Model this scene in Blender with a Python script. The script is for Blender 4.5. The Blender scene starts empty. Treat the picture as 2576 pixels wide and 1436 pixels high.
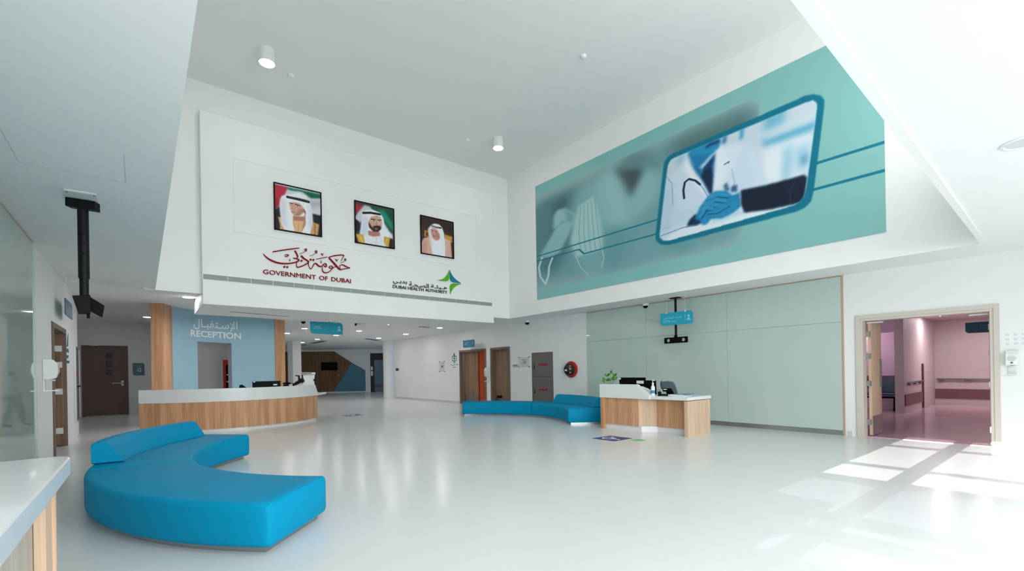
import bpy, bmesh, math, random
import numpy as np
from mathutils import Vector, Matrix
random.seed(7)
S = bpy.context.scene
COL = S.collection
PI = math.pi

# ------------------------------------------------------------------ camera
FPX, PCX, PCY = 1145.7, 1288.0, 932.5
YAW, ROLL, EYE = -0.6817, -0.0174, 1.5
_cy, _sy, _cr, _sr = math.cos(YAW), math.sin(YAW), math.cos(ROLL), math.sin(ROLL)
CAM_R = (Matrix(((_cy, -_sy, 0), (_sy, _cy, 0), (0, 0, 1))) @ Matrix(((1, 0, 0), (0, 0, -1), (0, 1, 0)))
         @ Matrix(((_cr, -_sr, 0), (_sr, _cr, 0), (0, 0, 1))))
cam_data = bpy.data.cameras.new('camera')
cam = bpy.data.objects.new('camera', cam_data)
COL.objects.link(cam)
cam_data.sensor_fit = 'HORIZONTAL'
cam_data.sensor_width = 36.0
cam_data.lens = FPX / 2576 * 36.0
cam_data.shift_x = 0.0
cam_data.shift_y = (PCY - 718.0) / 2576.0
cam_data.clip_start = 0.05
cam_data.clip_end = 200
cam.matrix_world = Matrix.Translation((0, 0, EYE)) @ CAM_R.to_4x4()
S.camera = cam

# ------------------------------------------------------------------ light, world, exposure
S.view_settings.view_transform = 'Standard'
S.view_settings.look = 'None'
S.view_settings.exposure = 0.80
S.view_settings.gamma = 1.0
S.view_settings.use_curve_mapping = False
try:
    S.cycles.use_denoising = True
    S.cycles.max_bounces = 12
    S.cycles.diffuse_bounces = 7
    S.cycles.sample_clamp_indirect = 12.0
except Exception:
    pass
world = bpy.data.worlds.new('world')
S.world = world
world.use_nodes = True
_bg = world.node_tree.nodes['Background']
_bg.inputs[0].default_value = (0.75, 0.88, 1.0, 1)
_bg.inputs[1].default_value = 1.0

def sun_lamp(direction, energy, angle):
    d = bpy.data.lights.new('sun', 'SUN'); d.energy = energy; d.angle = angle; d.color = (1.0, 0.97, 0.93)
    o = bpy.data.objects.new('sun', d); COL.objects.link(o)
    o.rotation_mode = 'QUATERNION'
    o.rotation_quaternion = Vector(direction).to_track_quat('-Z', 'Y')
    o.location = (-10, 1, 6)
    return o
def area_lamp(name, loc, direction, sx, sy, energy, color=(1, 1, 1)):
    d = bpy.data.lights.new(name, 'AREA'); d.shape = 'RECTANGLE'; d.size = sx; d.size_y = sy
    d.energy = energy; d.color = color
    o = bpy.data.objects.new(name, d); COL.objects.link(o)
    o.location = loc
    o.rotation_mode = 'QUATERNION'
    o.rotation_quaternion = Vector(direction).to_track_quat('-Z', 'Z' if abs(direction[2]) < 0.9 else 'Y')
    return o
SUN_T = 0.17
sun_lamp((1.0, -0.02, -SUN_T), 9.0, 0.002)
area_lamp('daylight_fill', (5.0, -7.0, 4.7), (0, 1, -0.12), 24.0, 6.4, 2550.0, (1.0, 0.985, 0.955))
area_lamp('daylight_fill', (5.4, 0.60, 6.4), (0, 1, -0.05), 9.4, 2.4, 140.0, (1.0, 0.985, 0.955))  # fill lamp added in a closed niche to brighten the light well

# unseen fill lamps added to brighten the reception, above the hanging panel
for _x, _y in ((1.2, 16.4), (2.6, 16.6), (3.9, 17.2)):
    area_lamp('fill_lamp', (_x, _y, 3.40), (0, 0, -1), 0.5, 0.5, 10.0, (1.0, 0.98, 0.97))

area_lamp('fill_lamp', (20.6, 1.7, 3.02), (0, 0, -1), 0.6, 0.6, 16.0, (1.0, 0.97, 0.97))  # unseen fill lamp added for the far end of the pink corridor
area_lamp('fill_lamp', (15.4, 4.4, 3.02), (0.25, 0, -1), 0.5, 0.5, 14.0, (1.0, 0.97, 0.97))  # unseen fill lamp added to brighten the lilac alcove

# ------------------------------------------------------------------ helpers
def lin(c):
    c = c / 255.0
    return c / 12.92 if c <= 0.04045 else ((c + 0.055) / 1.055) ** 2.4
def L3(rgb): return tuple(lin(v) for v in rgb)

def _ray(px, py):
    return CAM_R @ Vector(((px - PCX) / FPX, -(py - PCY) / FPX, -1.0))
EYEV = Vector((0, 0, EYE))
def at_z(px, py, z=0.0):
    d = _ray(px, py); return EYEV + d * ((z - EYE) / d.z)
def at_x(px, py, x):
    d = _ray(px, py); return EYEV + d * (x / d.x)
def at_y(px, py, y):
    d = _ray(px, py); return EYEV + d * (y / d.y)
def at_plane(px, py, P, N):
    d = _ray(px, py); P = Vector(P); N = Vector(N)
    return EYEV + d * ((P - EYEV).dot(N) / d.dot(N))
def at_ceiling(px, py):
    d = _ray(px, py); lo, hi = 0.5, 80.0
    for _ in range(60):
        m = (lo + hi) / 2; p = EYEV + d * m
        if p.z < zc(p.x, p.y): lo = m
        else: hi = m
    return EYEV + d * lo
def project(P):
    q = CAM_R.transposed() @ (Vector(P) - EYEV)
    return (PCX + FPX * q.x / -q.z, PCY - FPX * q.y / -q.z)

class MB:
    """collects shapes; becomes one mesh"""
    def __init__(s): s.v = []; s.f = []
    def add(s, vs, fs):
        n = len(s.v); s.v += [Vector(v) for v in vs]; s.f += [tuple(i + n for i in f) for f in fs]; return s
    def box(s, a, b):
        x0, y0, z0 = (min(a[i], b[i]) for i in range(3)); x1, y1, z1 = (max(a[i], b[i]) for i in range(3))
        return s.add([(x0,y0,z0),(x1,y0,z0),(x1,y1,z0),(x0,y1,z0),(x0,y0,z1),(x1,y0,z1),(x1,y1,z1),(x0,y1,z1)],
                     [(0,3,2,1),(4,5,6,7),(0,1,5,4),(1,2,6,5),(2,3,7,6),(3,0,4,7)])
    def obox(s, O, X, Y, Z):
        O, X, Y, Z = Vector(O), Vector(X), Vector(Y), Vector(Z)
        vs = [O, O+X, O+X+Y, O+Y, O+Z, O+X+Z, O+X+Y+Z, O+Y+Z]
        fs = [(0,3,2,1),(4,5,6,7),(0,1,5,4),(1,2,6,5),(2,3,7,6),(3,0,4,7)]
        if X.cross(Y).dot(Z) < 0: fs = [tuple(reversed(f)) for f in fs]
        return s.add(vs, fs)
    def extrude(s, pts, V):
        """planar outline pts (3d) extruded by V"""
        pts = [Vector(p) for p in pts]; V = Vector(V); n = len(pts)
        nrm = Vector((0,0,0))
        for i in range(n): nrm += pts[i].cross(pts[(i+1) % n])
        if nrm.dot(V) < 0: pts = pts[::-1]
        return s.add(pts + [p + V for p in pts],
                     [tuple(reversed(range(n))), tuple(range(n, 2*n))] + [(i, (i+1) % n, n + (i+1) % n, n + i) for i in range(n)])
    def prism(s, poly, z0, z1):
        return s.extrude([(p[0], p[1], z0) for p in poly], (0, 0, z1 - z0))
    def cone(s, p0, p1, r0, r1, n=16, caps=True):
        p0, p1 = Vector(p0), Vector(p1); d = (p1 - p0).normalized()
        a = d.orthogonal().normalized(); b = d.cross(a)
        vs = []
        for p, r in ((p0, r0), (p1, r1)):
            for i in range(n):
                t = 2*PI*i/n; vs.append(p + a*(r*math.cos(t)) + b*(r*math.sin(t)))
        fs = [(i, (i+1) % n, n + (i+1) % n, n + i) for i in range(n)]
        if caps: fs += [tuple(reversed(range(n))), tuple(range(n, 2*n))]
        return s.add(vs, fs)
    def cyl(s, p0, p1, r, n=16): return s.cone(p0, p1, r, r, n)
    def tube(s, pts, r, n=8):
        pts = [Vector(p) for p in pts]
        for i in range(len(pts)-1): s.cone(pts[i], pts[i+1], r, r, n)
        for p in pts[1:-1]: s.ball(p, r, n, max(4, n//2))
        return s
    def ball(s, c, r, n=12, m=8, sz=None):
        c = Vector(c); R = Vector(sz) if sz else Vector((r, r, r)); vs = []
        vs.append(c + Vector((0, 0, -R.z)))
        for j in range(1, m):
            ph = -PI/2 + PI*j/m
            for i in range(n):
                t = 2*PI*i/n; vs.append(c + Vector((R.x*math.cos(ph)*math.cos(t), R.y*math.cos(ph)*math.sin(t), R.z*math.sin(ph))))
        vs.append(c + Vector((0, 0, R.z))); fs = []
        for i in range(n): fs.append((0, 1 + (i+1) % n, 1 + i))
        for j in range(m-2):
            for i in range(n):
                a = 1 + j*n; fs.append((a+i, a+(i+1) % n, a+n+(i+1) % n, a+n+i))
        a = 1 + (m-2)*n
        for i in range(n): fs.append((a+i, a+(i+1) % n, len(vs)-1))
        return s.add(vs, fs)
    def lathe(s, c, axis, prof, n=24):
        """prof: (radius, height along axis)"""
        c = Vector(c); d = Vector(axis).normalized(); a = d.orthogonal().normalized(); b = d.cross(a); vs = []
        for r, h in prof:
            for i in range(n):
                t = 2*PI*i/n; vs.append(c + d*h + a*(r*math.cos(t)) + b*(r*math.sin(t)))
        fs = []; m = len(prof)
        for j in range(m-1):
            for i in range(n): fs.append((j*n+i, j*n+(i+1) % n, (j+1)*n+(i+1) % n, (j+1)*n+i))
        fs.append(tuple(reversed(range(n)))); fs.append(tuple(range((m-1)*n, m*n)))
        return s.add(vs, fs)
    def sweep(s, rings, closed_ends=True):
        """list of equal-length closed rings of points"""
        n = len(rings[0]); vs = [Vector(p) for r in rings for p in r]; fs = []
        for j in range(len(rings)-1):
            for i in range(n): fs.append((j*n+i, j*n+(i+1) % n, (j+1)*n+(i+1) % n, (j+1)*n+i))
        if closed_ends:
            fs.append(tuple(reversed(range(n)))); fs.append(tuple(range((len(rings)-1)*n, len(rings)*n)))
        return s.add(vs, fs)

ORI = {}
def _obj(name, mb, mat, origin, smooth=False, bevel=0.0, fix=True):
    me = bpy.data.meshes.new(name)
    o = Vector(origin)
    me.from_pydata([tuple(v - o) for v in mb.v], [], mb.f)
    me.update()
    if fix:
        bm = bmesh.new(); bm.from_mesh(me); bmesh.ops.recalc_face_normals(bm, faces=bm.faces[:]); bm.to_mesh(me); bm.free()
    ob = bpy.data.objects.new(name, me); COL.objects.link(ob)
    if mat: me.materials.append(mat)
    if smooth:
        for p in me.polygons: p.use_smooth = True
        try: me.set_sharp_from_angle(angle=math.radians(35))
        except Exception: pass
    if bevel:
        m = ob.modifiers.new('bevel', 'BEVEL'); m.width = bevel; m.segments = 2; m.limit_method = 'ANGLE'; m.angle_limit = math.radians(40)
    return ob
def tag(o, label, cat, group=None, kind=None):
    if label: o['label'] = label
    if cat: o['category'] = cat
    if group: o['group'] = group
    if kind: o['kind'] = kind
    return o
def thing(name, label, cat, loc, group=None, kind=None):
    o = bpy.data.objects.new(name, None); COL.objects.link(o)
    o.empty_display_size = 0.1
    o.location = loc; ORI[o.name] = Vector(loc)
    return tag(o, label, cat, group, kind)
def part(name, mb, mat, parent, smooth=False, bevel=0.0, label=None, fix=True):
    org = ORI[parent.name]
    o = _obj(name, mb, mat, org, smooth, bevel, fix)
    o.parent = parent; ORI[o.name] = org
    if label: o['label'] = label
    return o
def single(name, label, cat, mb, mat, group=None, smooth=False, bevel=0.0, kind=None, fix=True):
    lo = Vector([min(v[i] for v in mb.v) for i in range(3)]); hi = Vector([max(v[i] for v in mb.v) for i in range(3)])
    org = Vector(((lo.x+hi.x)/2, (lo.y+hi.y)/2, lo.z))
    o = _obj(name, mb, mat, org, smooth, bevel, fix); o.location = org; ORI[o.name] = org
    return tag(o, label, cat, group, kind)
def struct(name, label, cat, mb, mat, smooth=False, bevel=0.0):
    return single(name, label, cat, mb, mat, None, smooth, bevel, 'structure')
def dup(root, loc, label=None, rotz=0.0, group=None):
    r = root.copy(); COL.objects.link(r); r.location = loc; r.rotation_euler = (0, 0, rotz)
    ORI[r.name] = Vector(loc)
    if label: r['label'] = label
    if group: r['group'] = group
    for ch in list(root.children):
        c = ch.copy(); COL.objects.link(c); c.parent = r
        for g in list(ch.children):
            d = g.copy(); COL.objects.link(d); d.parent = c
    return r

# ------------------------------------------------------------------ materials
def mat(name, rgb, rough=0.5, metal=0.0, spec=0.5, coat=0.0, noise=0.0, nscale=8.0, bump=0.0, bscale=200.0, emit=None, estr=0.0):
    m = bpy.data.materials.new(name); m.use_nodes = True
    nt = m.node_tree; b = nt.nodes['Principled BSDF']
    c = L3(rgb)
    b.inputs['Base Color'].default_value = (*c, 1); b.inputs['Roughness'].default_value = rough
    b.inputs['Metallic'].default_value = metal; b.inputs['Specular IOR Level'].default_value = spec
    b.inputs['Coat Weight'].default_value = coat; b.inputs['Coat Roughness'].default_value = 0.05
    tc = nt.nodes.new('ShaderNodeTexCoord')
    if noise:
        n = nt.nodes.new('ShaderNodeTexNoise'); n.inputs['Scale'].default_value = nscale; n.inputs['Detail'].default_value = 4
        nt.links.new(tc.outputs['Object'], n.inputs['Vector'])
        mx = nt.nodes.new('ShaderNodeMix'); mx.data_type = 'RGBA'
        mx.inputs['A'].default_value = (*[v*(1-noise) for v in c], 1); mx.inputs['B'].default_value = (*[min(1, v*(1+noise)) for v in c], 1)
        nt.links.new(n.outputs['Fac'], mx.inputs['Factor']); nt.links.new(mx.outputs['Result'], b.inputs['Base Color'])
    if bump:
        n = nt.nodes.new('ShaderNodeTexNoise'); n.inputs['Scale'].default_value = bscale; n.inputs['Detail'].default_value = 2
        nt.links.new(tc.outputs['Object'], n.inputs['Vector'])
        bp = nt.nodes.new('ShaderNodeBump'); bp.inputs['Strength'].default_value = bump; bp.inputs['Distance'].default_value = 0.01
        nt.links.new(n.outputs['Fac'], bp.inputs['Height']); nt.links.new(bp.outputs['Normal'], b.inputs['Normal'])
    if emit:
        b.inputs['Emission Color'].default_value = (*L3(emit), 1); b.inputs['Emission Strength'].default_value = estr
    return m
def wood(name, dark, light, rough=0.45, sx=90.0, sz=1.6, contrast=0.5):
    """fine vertical grain"""
    m = bpy.data.materials.new(name); m.use_nodes = True
    nt = m.node_tree; b = nt.nodes['Principled BSDF']; b.inputs['Roughness'].default_value = rough
    b.inputs['Specular IOR Level'].default_value = 0.35
    tc = nt.nodes.new('ShaderNodeTexCoord'); mp = nt.nodes.new('ShaderNodeMapping')
    mp.inputs['Scale'].default_value = (sx, sx, sz)
    nt.links.new(tc.outputs['Object'], mp.inputs['Vector'])
    n = nt.nodes.new('ShaderNodeTexNoise'); n.inputs['Scale'].default_value = 1.0; n.inputs['Detail'].default_value = 5; n.inputs['Roughness'].default_value = 0.6
    nt.links.new(mp.outputs['Vector'], n.inputs['Vector'])
    mp2 = nt.nodes.new('ShaderNodeMapping'); mp2.inputs['Scale'].default_value = (7, 7, 0.35)
    nt.links.new(tc.outputs['Object'], mp2.inputs['Vector'])
    n2 = nt.nodes.new('ShaderNodeTexNoise'); n2.inputs['Scale'].default_value = 1.0; n2.inputs['Detail'].default_value = 3
    nt.links.new(mp2.outputs['Vector'], n2.inputs['Vector'])
    ad = nt.nodes.new('ShaderNodeMath'); ad.operation = 'ADD'
    nt.links.new(n.outputs['Fac'], ad.inputs[0]); nt.links.new(n2.outputs['Fac'], ad.inputs[1])
    r = nt.nodes.new('ShaderNodeValToRGB')
    r.color_ramp.elements[0].position = 0.5 - contrast*0.24; r.color_ramp.elements[1].position = 0.5 + contrast*0.24
    ml = nt.nodes.new('ShaderNodeMath'); ml.operation = 'MULTIPLY'; ml.inputs[1].default_value = 0.5
    nt.links.new(ad.outputs[0], ml.inputs[0]); nt.links.new(ml.outputs[0], r.inputs['Fac'])
    r.color_ramp.elements[0].color = (*L3(dark), 1); r.color_ramp.elements[1].color = (*L3(light), 1)
    nt.links.new(r.outputs['Color'], b.inputs['Base Color'])
    return m
def emis(name, rgb, strength):
    m = bpy.data.materials.new(name); m.use_nodes = True
    nt = m.node_tree; b = nt.nodes['Principled BSDF']
    b.inputs['Base Color'].default_value = (*L3(rgb), 1)
    b.inputs['Emission Color'].default_value = (*L3(rgb), 1); b.inputs['Emission Strength'].default_value = strength
    return m
def clear(name, tint, gloss=0.08, rough=0.02):
    """thin clear or tinted pane: lets light straight through, with a weak reflection"""
    m = bpy.data.materials.new(name); m.use_nodes = True
    nt = m.node_tree; nt.nodes.remove(nt.nodes['Principled BSDF'])
    t = nt.nodes.new('ShaderNodeBsdfTransparent'); t.inputs['Color'].default_value = (*L3(tint), 1)
    g = nt.nodes.new('ShaderNodeBsdfGlossy'); g.inputs['Roughness'].default_value = rough
    x = nt.nodes.new('ShaderNodeMixShader'); x.inputs[0].default_value = gloss
    nt.links.new(t.outputs[0], x.inputs[1]); nt.links.new(g.outputs[0], x.inputs[2])
    nt.links.new(x.outputs[0], nt.nodes['Material Output'].inputs['Surface'])
    return m
def print_mat(name, rough=0.45, spec=0.3):
    m = bpy.data.materials.new(name); m.use_nodes = True
    nt = m.node_tree; b = nt.nodes['Principled BSDF']; b.inputs['Roughness'].default_value = rough; b.inputs['Specular IOR Level'].default_value = spec
    a = nt.nodes.new('ShaderNodeAttribute'); a.attribute_name = 'Col'
    nt.links.new(a.outputs['Color'], b.inputs['Base Color'])
    return m
M = {}
M['white'] = mat('white_paint', (233, 235, 234), 0.6, noise=0.015, nscale=3)
M['ceil'] = mat('ceiling_paint', (233, 235, 235), 0.75, noise=0.01, nscale=2)
M['grey_wall'] = mat('grey_paint', (205, 206, 207), 0.6)
M['floor'] = mat('resin_floor', (216, 219, 219), 0.22, spec=0.5, noise=0.02, nscale=1.5, bump=0.012, bscale=6)
M['glassgreen'] = mat('back_painted_green_glass', (186, 204, 197), 0.03, spec=0.55, coat=0.2)
M['glassdark'] = mat('back_painted_glass', (178, 194, 190), 0.008, spec=0.6, coat=0.25)
M['oak'] = wood('oak_veneer', (178, 126, 90), (222, 174, 134))
M['oak_pale'] = wood('pale_oak_veneer', (196, 164, 136), (222, 196, 170))
M['oak_dark'] = wood('brown_veneer', (104, 74, 50), (138, 102, 72), sx=40)
M['door_wood'] = wood('door_veneer', (112, 88, 70), (152, 122, 98), sx=45)
M['door_brown'] = mat('dark_brown_door', (88, 66, 58), 0.5, noise=0.06, nscale=5)
M['frame_brown'] = mat('brown_frame', (116, 98, 84), 0.5)
M['frame_beige'] = mat('beige_frame', (205, 197, 186), 0.45)
M['beige_trim'] = mat('beige_trim', (190, 160, 130), 0.4)
M['sofa'] = mat('blue_vinyl', (0, 140, 182), 0.6, spec=0.1, noise=0.03, nscale=30, bump=0.03, bscale=400)
M['steel'] = mat('brushed_steel', (170, 172, 172), 0.3, metal=0.9, noise=0.05, nscale=20)
M['steel_dark'] = mat('dull_steel', (132, 128, 126), 0.35, metal=0.7, noise=0.1, nscale=9)
M['solid'] = mat('white_solid_surface', (226, 230, 231), 0.18, coat=0.2)
M['recep_blue'] = mat('grey_blue_paint', (152, 190, 206), 0.55, noise=0.02, nscale=2)
M['far_blue'] = mat('teal_paint', (70, 128, 148), 0.5)
M['black'] = mat('black_plastic', (9, 10, 12), 0.5, spec=0.12)
M['blackmetal'] = mat('black_metal', (14, 15, 20), 0.45, spec=0.2)
M['screen'] = mat('dark_screen', (5, 6, 8), 0.2, spec=0.15)
M['plastic'] = mat('white_plastic', (226, 230, 230), 0.35)
M['lamp_room'] = emis('lamp_bright', (255, 248, 246), 85.0)
M['lamp'] = emis('lamp_white', (255, 250, 248), 66.0)
M['spot'] = emis('spot_white', (255, 247, 228), 40.0)
M['sign'] = mat('teal_sign', (20, 160, 190), 0.35)
M['sign_dark'] = mat('dark_blue_sign', (30, 78, 104), 0.35)
M['text_white'] = mat('white_lettering', (236, 242, 243), 0.5)
M['text_pale'] = mat('pale_blue_lettering', (150, 214, 226), 0.5)
M['red'] = mat('crimson_lettering', (132, 0, 16), 0.5, spec=0.15)
M['ink'] = mat('black_lettering', (24, 26, 28), 0.5)
M['green'] = mat('leaf_green_emblem', (84, 170, 10), 0.4)
M['emblem_blue'] = mat('blue_emblem', (0, 122, 146), 0.4)
M['teal_ink'] = mat('teal_lettering', (20, 112, 132), 0.5)
M['slot'] = mat('dark_slot', (70, 72, 76), 0.6)
M['vent'] = mat('grey_vent', (168, 178, 176), 0.5)
M['vent_dark'] = mat('vent_gap', (120, 130, 128), 0.6)
M['pink'] = mat('pink_paint', (200, 184, 188), 0.55)
M['lilac'] = mat('lilac_paint', (216, 186, 212), 0.55)
M['mauve'] = mat('mauve_rail', (120, 82, 92), 0.45)
M['pink_floor'] = mat('mauve_floor', (190, 156, 168), 0.15)
M['orange'] = mat('orange_paint', (196, 124, 88), 0.55)
M['orange_dark'] = mat('orange_rail', (120, 52, 30), 0.5)
M['navy'] = mat('navy_vinyl', (30, 56, 84), 0.4)
M['red_plastic'] = mat('red_plastic', (186, 14, 22), 0.35)
M['sticker_blue'] = mat('blue_floor_sticker', (36, 58, 128), 0.45)
M['sticker_green'] = mat('green_floor_sticker', (136, 196, 142), 0.45)
M['paper'] = mat('paper', (234, 236, 236), 0.6)
M['print'] = print_mat('printed_picture')
M['mural'] = print_mat('printed_mural', 0.4)

# ------------------------------------------------------------------ the room
XR, XL, YB = 11.6, -1.35, 13.0           # right wall, left wall, back face of the light well
WX0, WX1, WY0, WY1 = 0.25, 10.47, 0.92, 13.0   # light well opening
ZU = 8.5                                  # its ceiling
_cx = [-6.0, -1.35, 0.25, 1.12, 4.0, 9.63, 10.47, 24.0]
_cyy = [-3.0, 0.92, 13.0, 17.0, 20.0, 48.0]
def _zb(x): return 3.37 + 0.036 * (11.6 - x)
_cz = []
for y in _cyy:
    if y <= 13.0: row = [3.68, 3.68, 3.46, 3.45, 3.44, 3.42, 3.41, 3.40]
    else: row = [3.70, 3.70, 3.74, 3.74, _zb(4.0), _zb(9.63), 3.41, 3.38]
    _cz.append(row)
def zc(x, y):
    """height of the low ceiling"""
    i = max(0, min(len(_cx)-2, sum(1 for v in _cx if v <= x) - 1)); j = max(0, min(len(_cyy)-2, sum(1 for v in _cyy if v <= y) - 1))
    u = min(1, max(0, (x-_cx[i])/(_cx[i+1]-_cx[i]))); v = min(1, max(0, (y-_cyy[j])/(_cyy[j+1]-_cyy[j])))
    return (_cz[j][i]*(1-u) + _cz[j][i+1]*u)*(1-v) + (_cz[j+1][i]*(1-u) + _cz[j+1][i+1]*u)*v

b = MB().box((-8, -3.2, -0.2), (XR, 48, 0.0)); b.box((XR, -3.2, -0.2), (26, 0.3, 0.0)); b.box((XR, 5.0, -0.2), (26, 48, 0.0))
struct('floor', 'pale glossy resin floor of the entrance hall', 'floor', b, M['floor'])

b = MB()
for j in range(len(_cyy)-1):
    for i in range(len(_cx)-1):
        if 1 <= j <= 1 and 2 <= i <= 5: continue
        x0, x1, y0, y1 = _cx[i], _cx[i+1], _cyy[j], _cyy[j+1]
        if i == 6 and j <= 2: x1 = XR + 0.2
        if i == 6 and y0 < 13: pass
        n = 5 if j >= 2 else 1
        for k in range(n):
            ya, yb = y0 + (y1-y0)*k/n, y0 + (y1-y0)*(k+1)/n
            P = [(x0, ya, zc(x0, ya)), (x1, ya, zc(min(x1, 11.8), ya)), (x1, yb, zc(min(x1, 11.8), yb)), (x0, yb, zc(x0, yb))]
            b.add(P + [(p[0], p[1], p[2] + 0.04) for p in P], [(0, 1, 2, 3), (7, 6, 5, 4), (0, 4, 5, 1), (1, 5, 6, 2), (2, 6, 7, 3), (3, 7, 4, 0)])
struct('ceiling', 'low white plaster ceiling around the light well', 'ceiling', b, M['ceil'])
struct('ceiling', 'high white ceiling over the double-height light well', 'ceiling', MB().box((WX0-0.3, WY0-0.3, ZU), (WX1+0.3, WY1+0.3, ZU+0.2)), M['ceil'])
# light well walls
b = MB()
def zl(x, y): return zc(x, y)
b.add([(WX0-.2, YB-.01, zc(WX0, YB)), (WX1, YB-.01, zc(WX1, YB)), (WX1, YB-.01, ZU+.1), (WX0-.2, YB-.01, ZU+.1), (WX0-.2, YB+.2, zc(WX0, YB)), (WX1, YB+.2, zc(WX1, YB)), (WX1, YB+.2, ZU+.1), (WX0-.2, YB+.2, ZU+.1)],
      [(0, 1, 2, 3), (5, 4, 7, 6), (0, 4, 5, 1), (3, 2, 6, 7), (0, 3, 7, 4), (1, 5, 6, 2)])
struct('wall_back', 'upper white wall of the light well carrying portraits and lettering', 'wall', b, M['white'])
struct('wall_right', 'upper white wall of the light well carrying the mural', 'wall', MB().box((WX1-.01, WY0-.2, zc(WX1, 5)), (WX1+.2, YB+.2, ZU+.1)), M['white'])
b = MB()
zz = zc(WX0, 5)
struct('wall_left', 'upper white side of the light well above the low ceiling', 'wall', MB().box((WX0-.2, WY0-.2, zz+.06), (WX0, YB+.2, ZU+.1)), M['white'])

b = MB().box((WX0-.2, WY0-.2, zc(5, .9)+.06), (WX1+.2, WY0, 5.1)).box((WX0-.2, WY0-.2, 7.7), (WX1+.2, WY0, ZU+.1)).box((WX0-.2, WY0-.5, 5.0), (WX1+.2, WY0-.4, 7.8)).box((WX0-.2, WY0-.45, 5.0), (WX1+.2, WY0-.2, 5.1)).box((WX0-.2, WY0-.45, 7.7), (WX1+.2, WY0-.2, 7.8))  # closed niche added out of sight to hold the fill lamp
struct('wall_front', 'upper white wall of the light well with an added niche for a fill lamp', 'wall', b, M['white'])
b = MB()
for i in range(2, 6):
    xa, xb = _cx[i], _cx[i+1]; za, zb_ = zc(xa, .8), zc(xb, .8)
    b.add([(xa, .85, za-.012), (xb, .85, zb_-.012), (xb, .92, zb_-.012), (xa, .92, za-.012), (xa, .85, za+.02), (xb, .85, zb_+.02), (xb, .92, zb_+.02), (xa, .92, za+.02)],
          [(0, 1, 2, 3), (7, 6, 5, 4), (0, 4, 5, 1), (1, 5, 6, 2), (2, 6, 7, 3), (3, 7, 4, 0)])
struct('trim', 'slim white edge bead of the low ceiling at the light well', 'trim', b, M['white'])
# raised panel with the portraits (a bulkhead that hangs lower than the ceiling)
PX0, PX1, PY, PZ0, PZ1 = 1.12, 9.63, 12.82, 3.19, 7.75
b = MB().box((PX0, PY, PZ0), (PX1, YB, PZ1))
b.box((PX0, YB, PZ0), (PX1, 15.1, 3.9))
struct('trim', 'raised white panel that juts from the upper back wall', 'wall panel', b, M['white'], bevel=0.012)
# shallow recess outline on the panel
b = MB()
X0, X1, Z0, Z1 = 1.78, 8.95, 5.0, 6.82
t, w = 0.012, 0.03
b.box((X0, PY-t, Z1-w), (X1, PY, Z1)); b.box((X0, PY-t, Z0), (X1, PY, Z0+w)); b.box((X0, PY-t, Z0+w), (X0+w, PY, Z1-w)); b.box((X1-w, PY-t, Z0+w), (X1, PY, Z1-w))
struct('trim', 'thin rectangular bead around the three portraits', 'trim', b, M['white'])

# right wall with its openings
def zr(y): return zc(XR, y) + 0.1
b = MB()
def seg(y0, y1, z0, z1=None): b.box((XR, y0, z0), (XR+.2, y1, z1 if z1 else zr((y0+y1)/2)))
seg(-3, 0.86, 0); seg(0.86, 2.80, 2.45); seg(2.80, 14.47, 0); seg(14.47, 15.67, 2.43); seg(15.67, 16.12, 0); seg(16.12, 18.12, 2.43); seg(18.12, 25.35, 0)
struct('wall_right', 'long white wall on the far side from the reception desk', 'wall', b, M['white'])
b = MB().box((XR-.012, 2.95, 0), (XR, 3.02, .1)); b.box((XR-.012, 10.35, 0), (XR, 11.9, .1)); b.box((XR-.012, 13.1, 0), (XR, 14.38, .1)); b.box((XR-.012, 15.78, 0), (XR, 16.0, .1)); b.box((XR-.012, 18.25, 0), (XR, 25.3, .1)); b.box((XR-.012, -2.4, 0), (XR, .74, .1))
struct('baseboard_right', 'low grey cove skirting along the white wall', 'baseboard', b, mat('grey_skirting', (200, 202, 203), 0.5))
# green back painted glass cladding
ya, yb_ = 3.10, 10.25
za, zb_ = 0.10, 3.395
b = MB()
cols = [3.10, 5.55, 7.95, 10.25]; rows = [0.105, 2.42, 3.385]
for i in range(3):
    for j in range(2):
        b.box((XR-.03, cols[i]+.0025, rows[j]+.0025), (XR-.002, cols[i+1]-.0025, rows[j+1]-.0025))
struct('trim', 'pale green back-painted glass cladding behind the small desk', 'glass cladding', b, M['glassgreen'])
b = MB().box((XR-.034, ya-.035, 3.385), (XR, yb_+.01, 3.40)); b.box((XR-.034, ya-.035, 0), (XR, ya, 3.385))
struct('trim', 'narrow beige edging of the green glass cladding', 'trim', b, M['beige_trim'])
struct('baseboard', 'steel kickplate under the green glass cladding', 'baseboard', MB().box((XR-.026, ya, 0), (XR, yb_, .105)), M['steel'])

# left wall: window bays off frame, glass cladding, then the door wall
b = MB()
LX0 = XL - 0.25
ZT = 3.9
wins = [(1.70, 2.42, 0.9, 2.34), (0.0, 1.47, 0.9, 2.34), (-1.7, -0.02, 0.9, 3.28)]
ys = [-3.2, -1.7, -0.02, 0.0, 1.47, 1.70, 2.42]
b.box((LX0, -3.2, 0), (XL, 2.7, 0.9))
b.box((LX0, -3.2, 3.28), (XL, 2.7, ZT)); b.box((LX0, 0.0, 2.34), (XL, 2.7, 3.28))
b.box((LX0, -3.2, .9), (XL, -1.7, 3.28)); b.box((LX0, 1.47, .9), (XL, 1.70, 2.34)); b.box((LX0, 2.42, .9), (XL, 2.7, 2.34))
b.box((LX0, 2.7, 0), (XL, 12.38, ZT)); b.box((LX0, 12.38, 2.62), (XL, 14.35, ZT)); b.box((LX0, 14.35, 0), (XL, 16.9, ZT))
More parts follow.
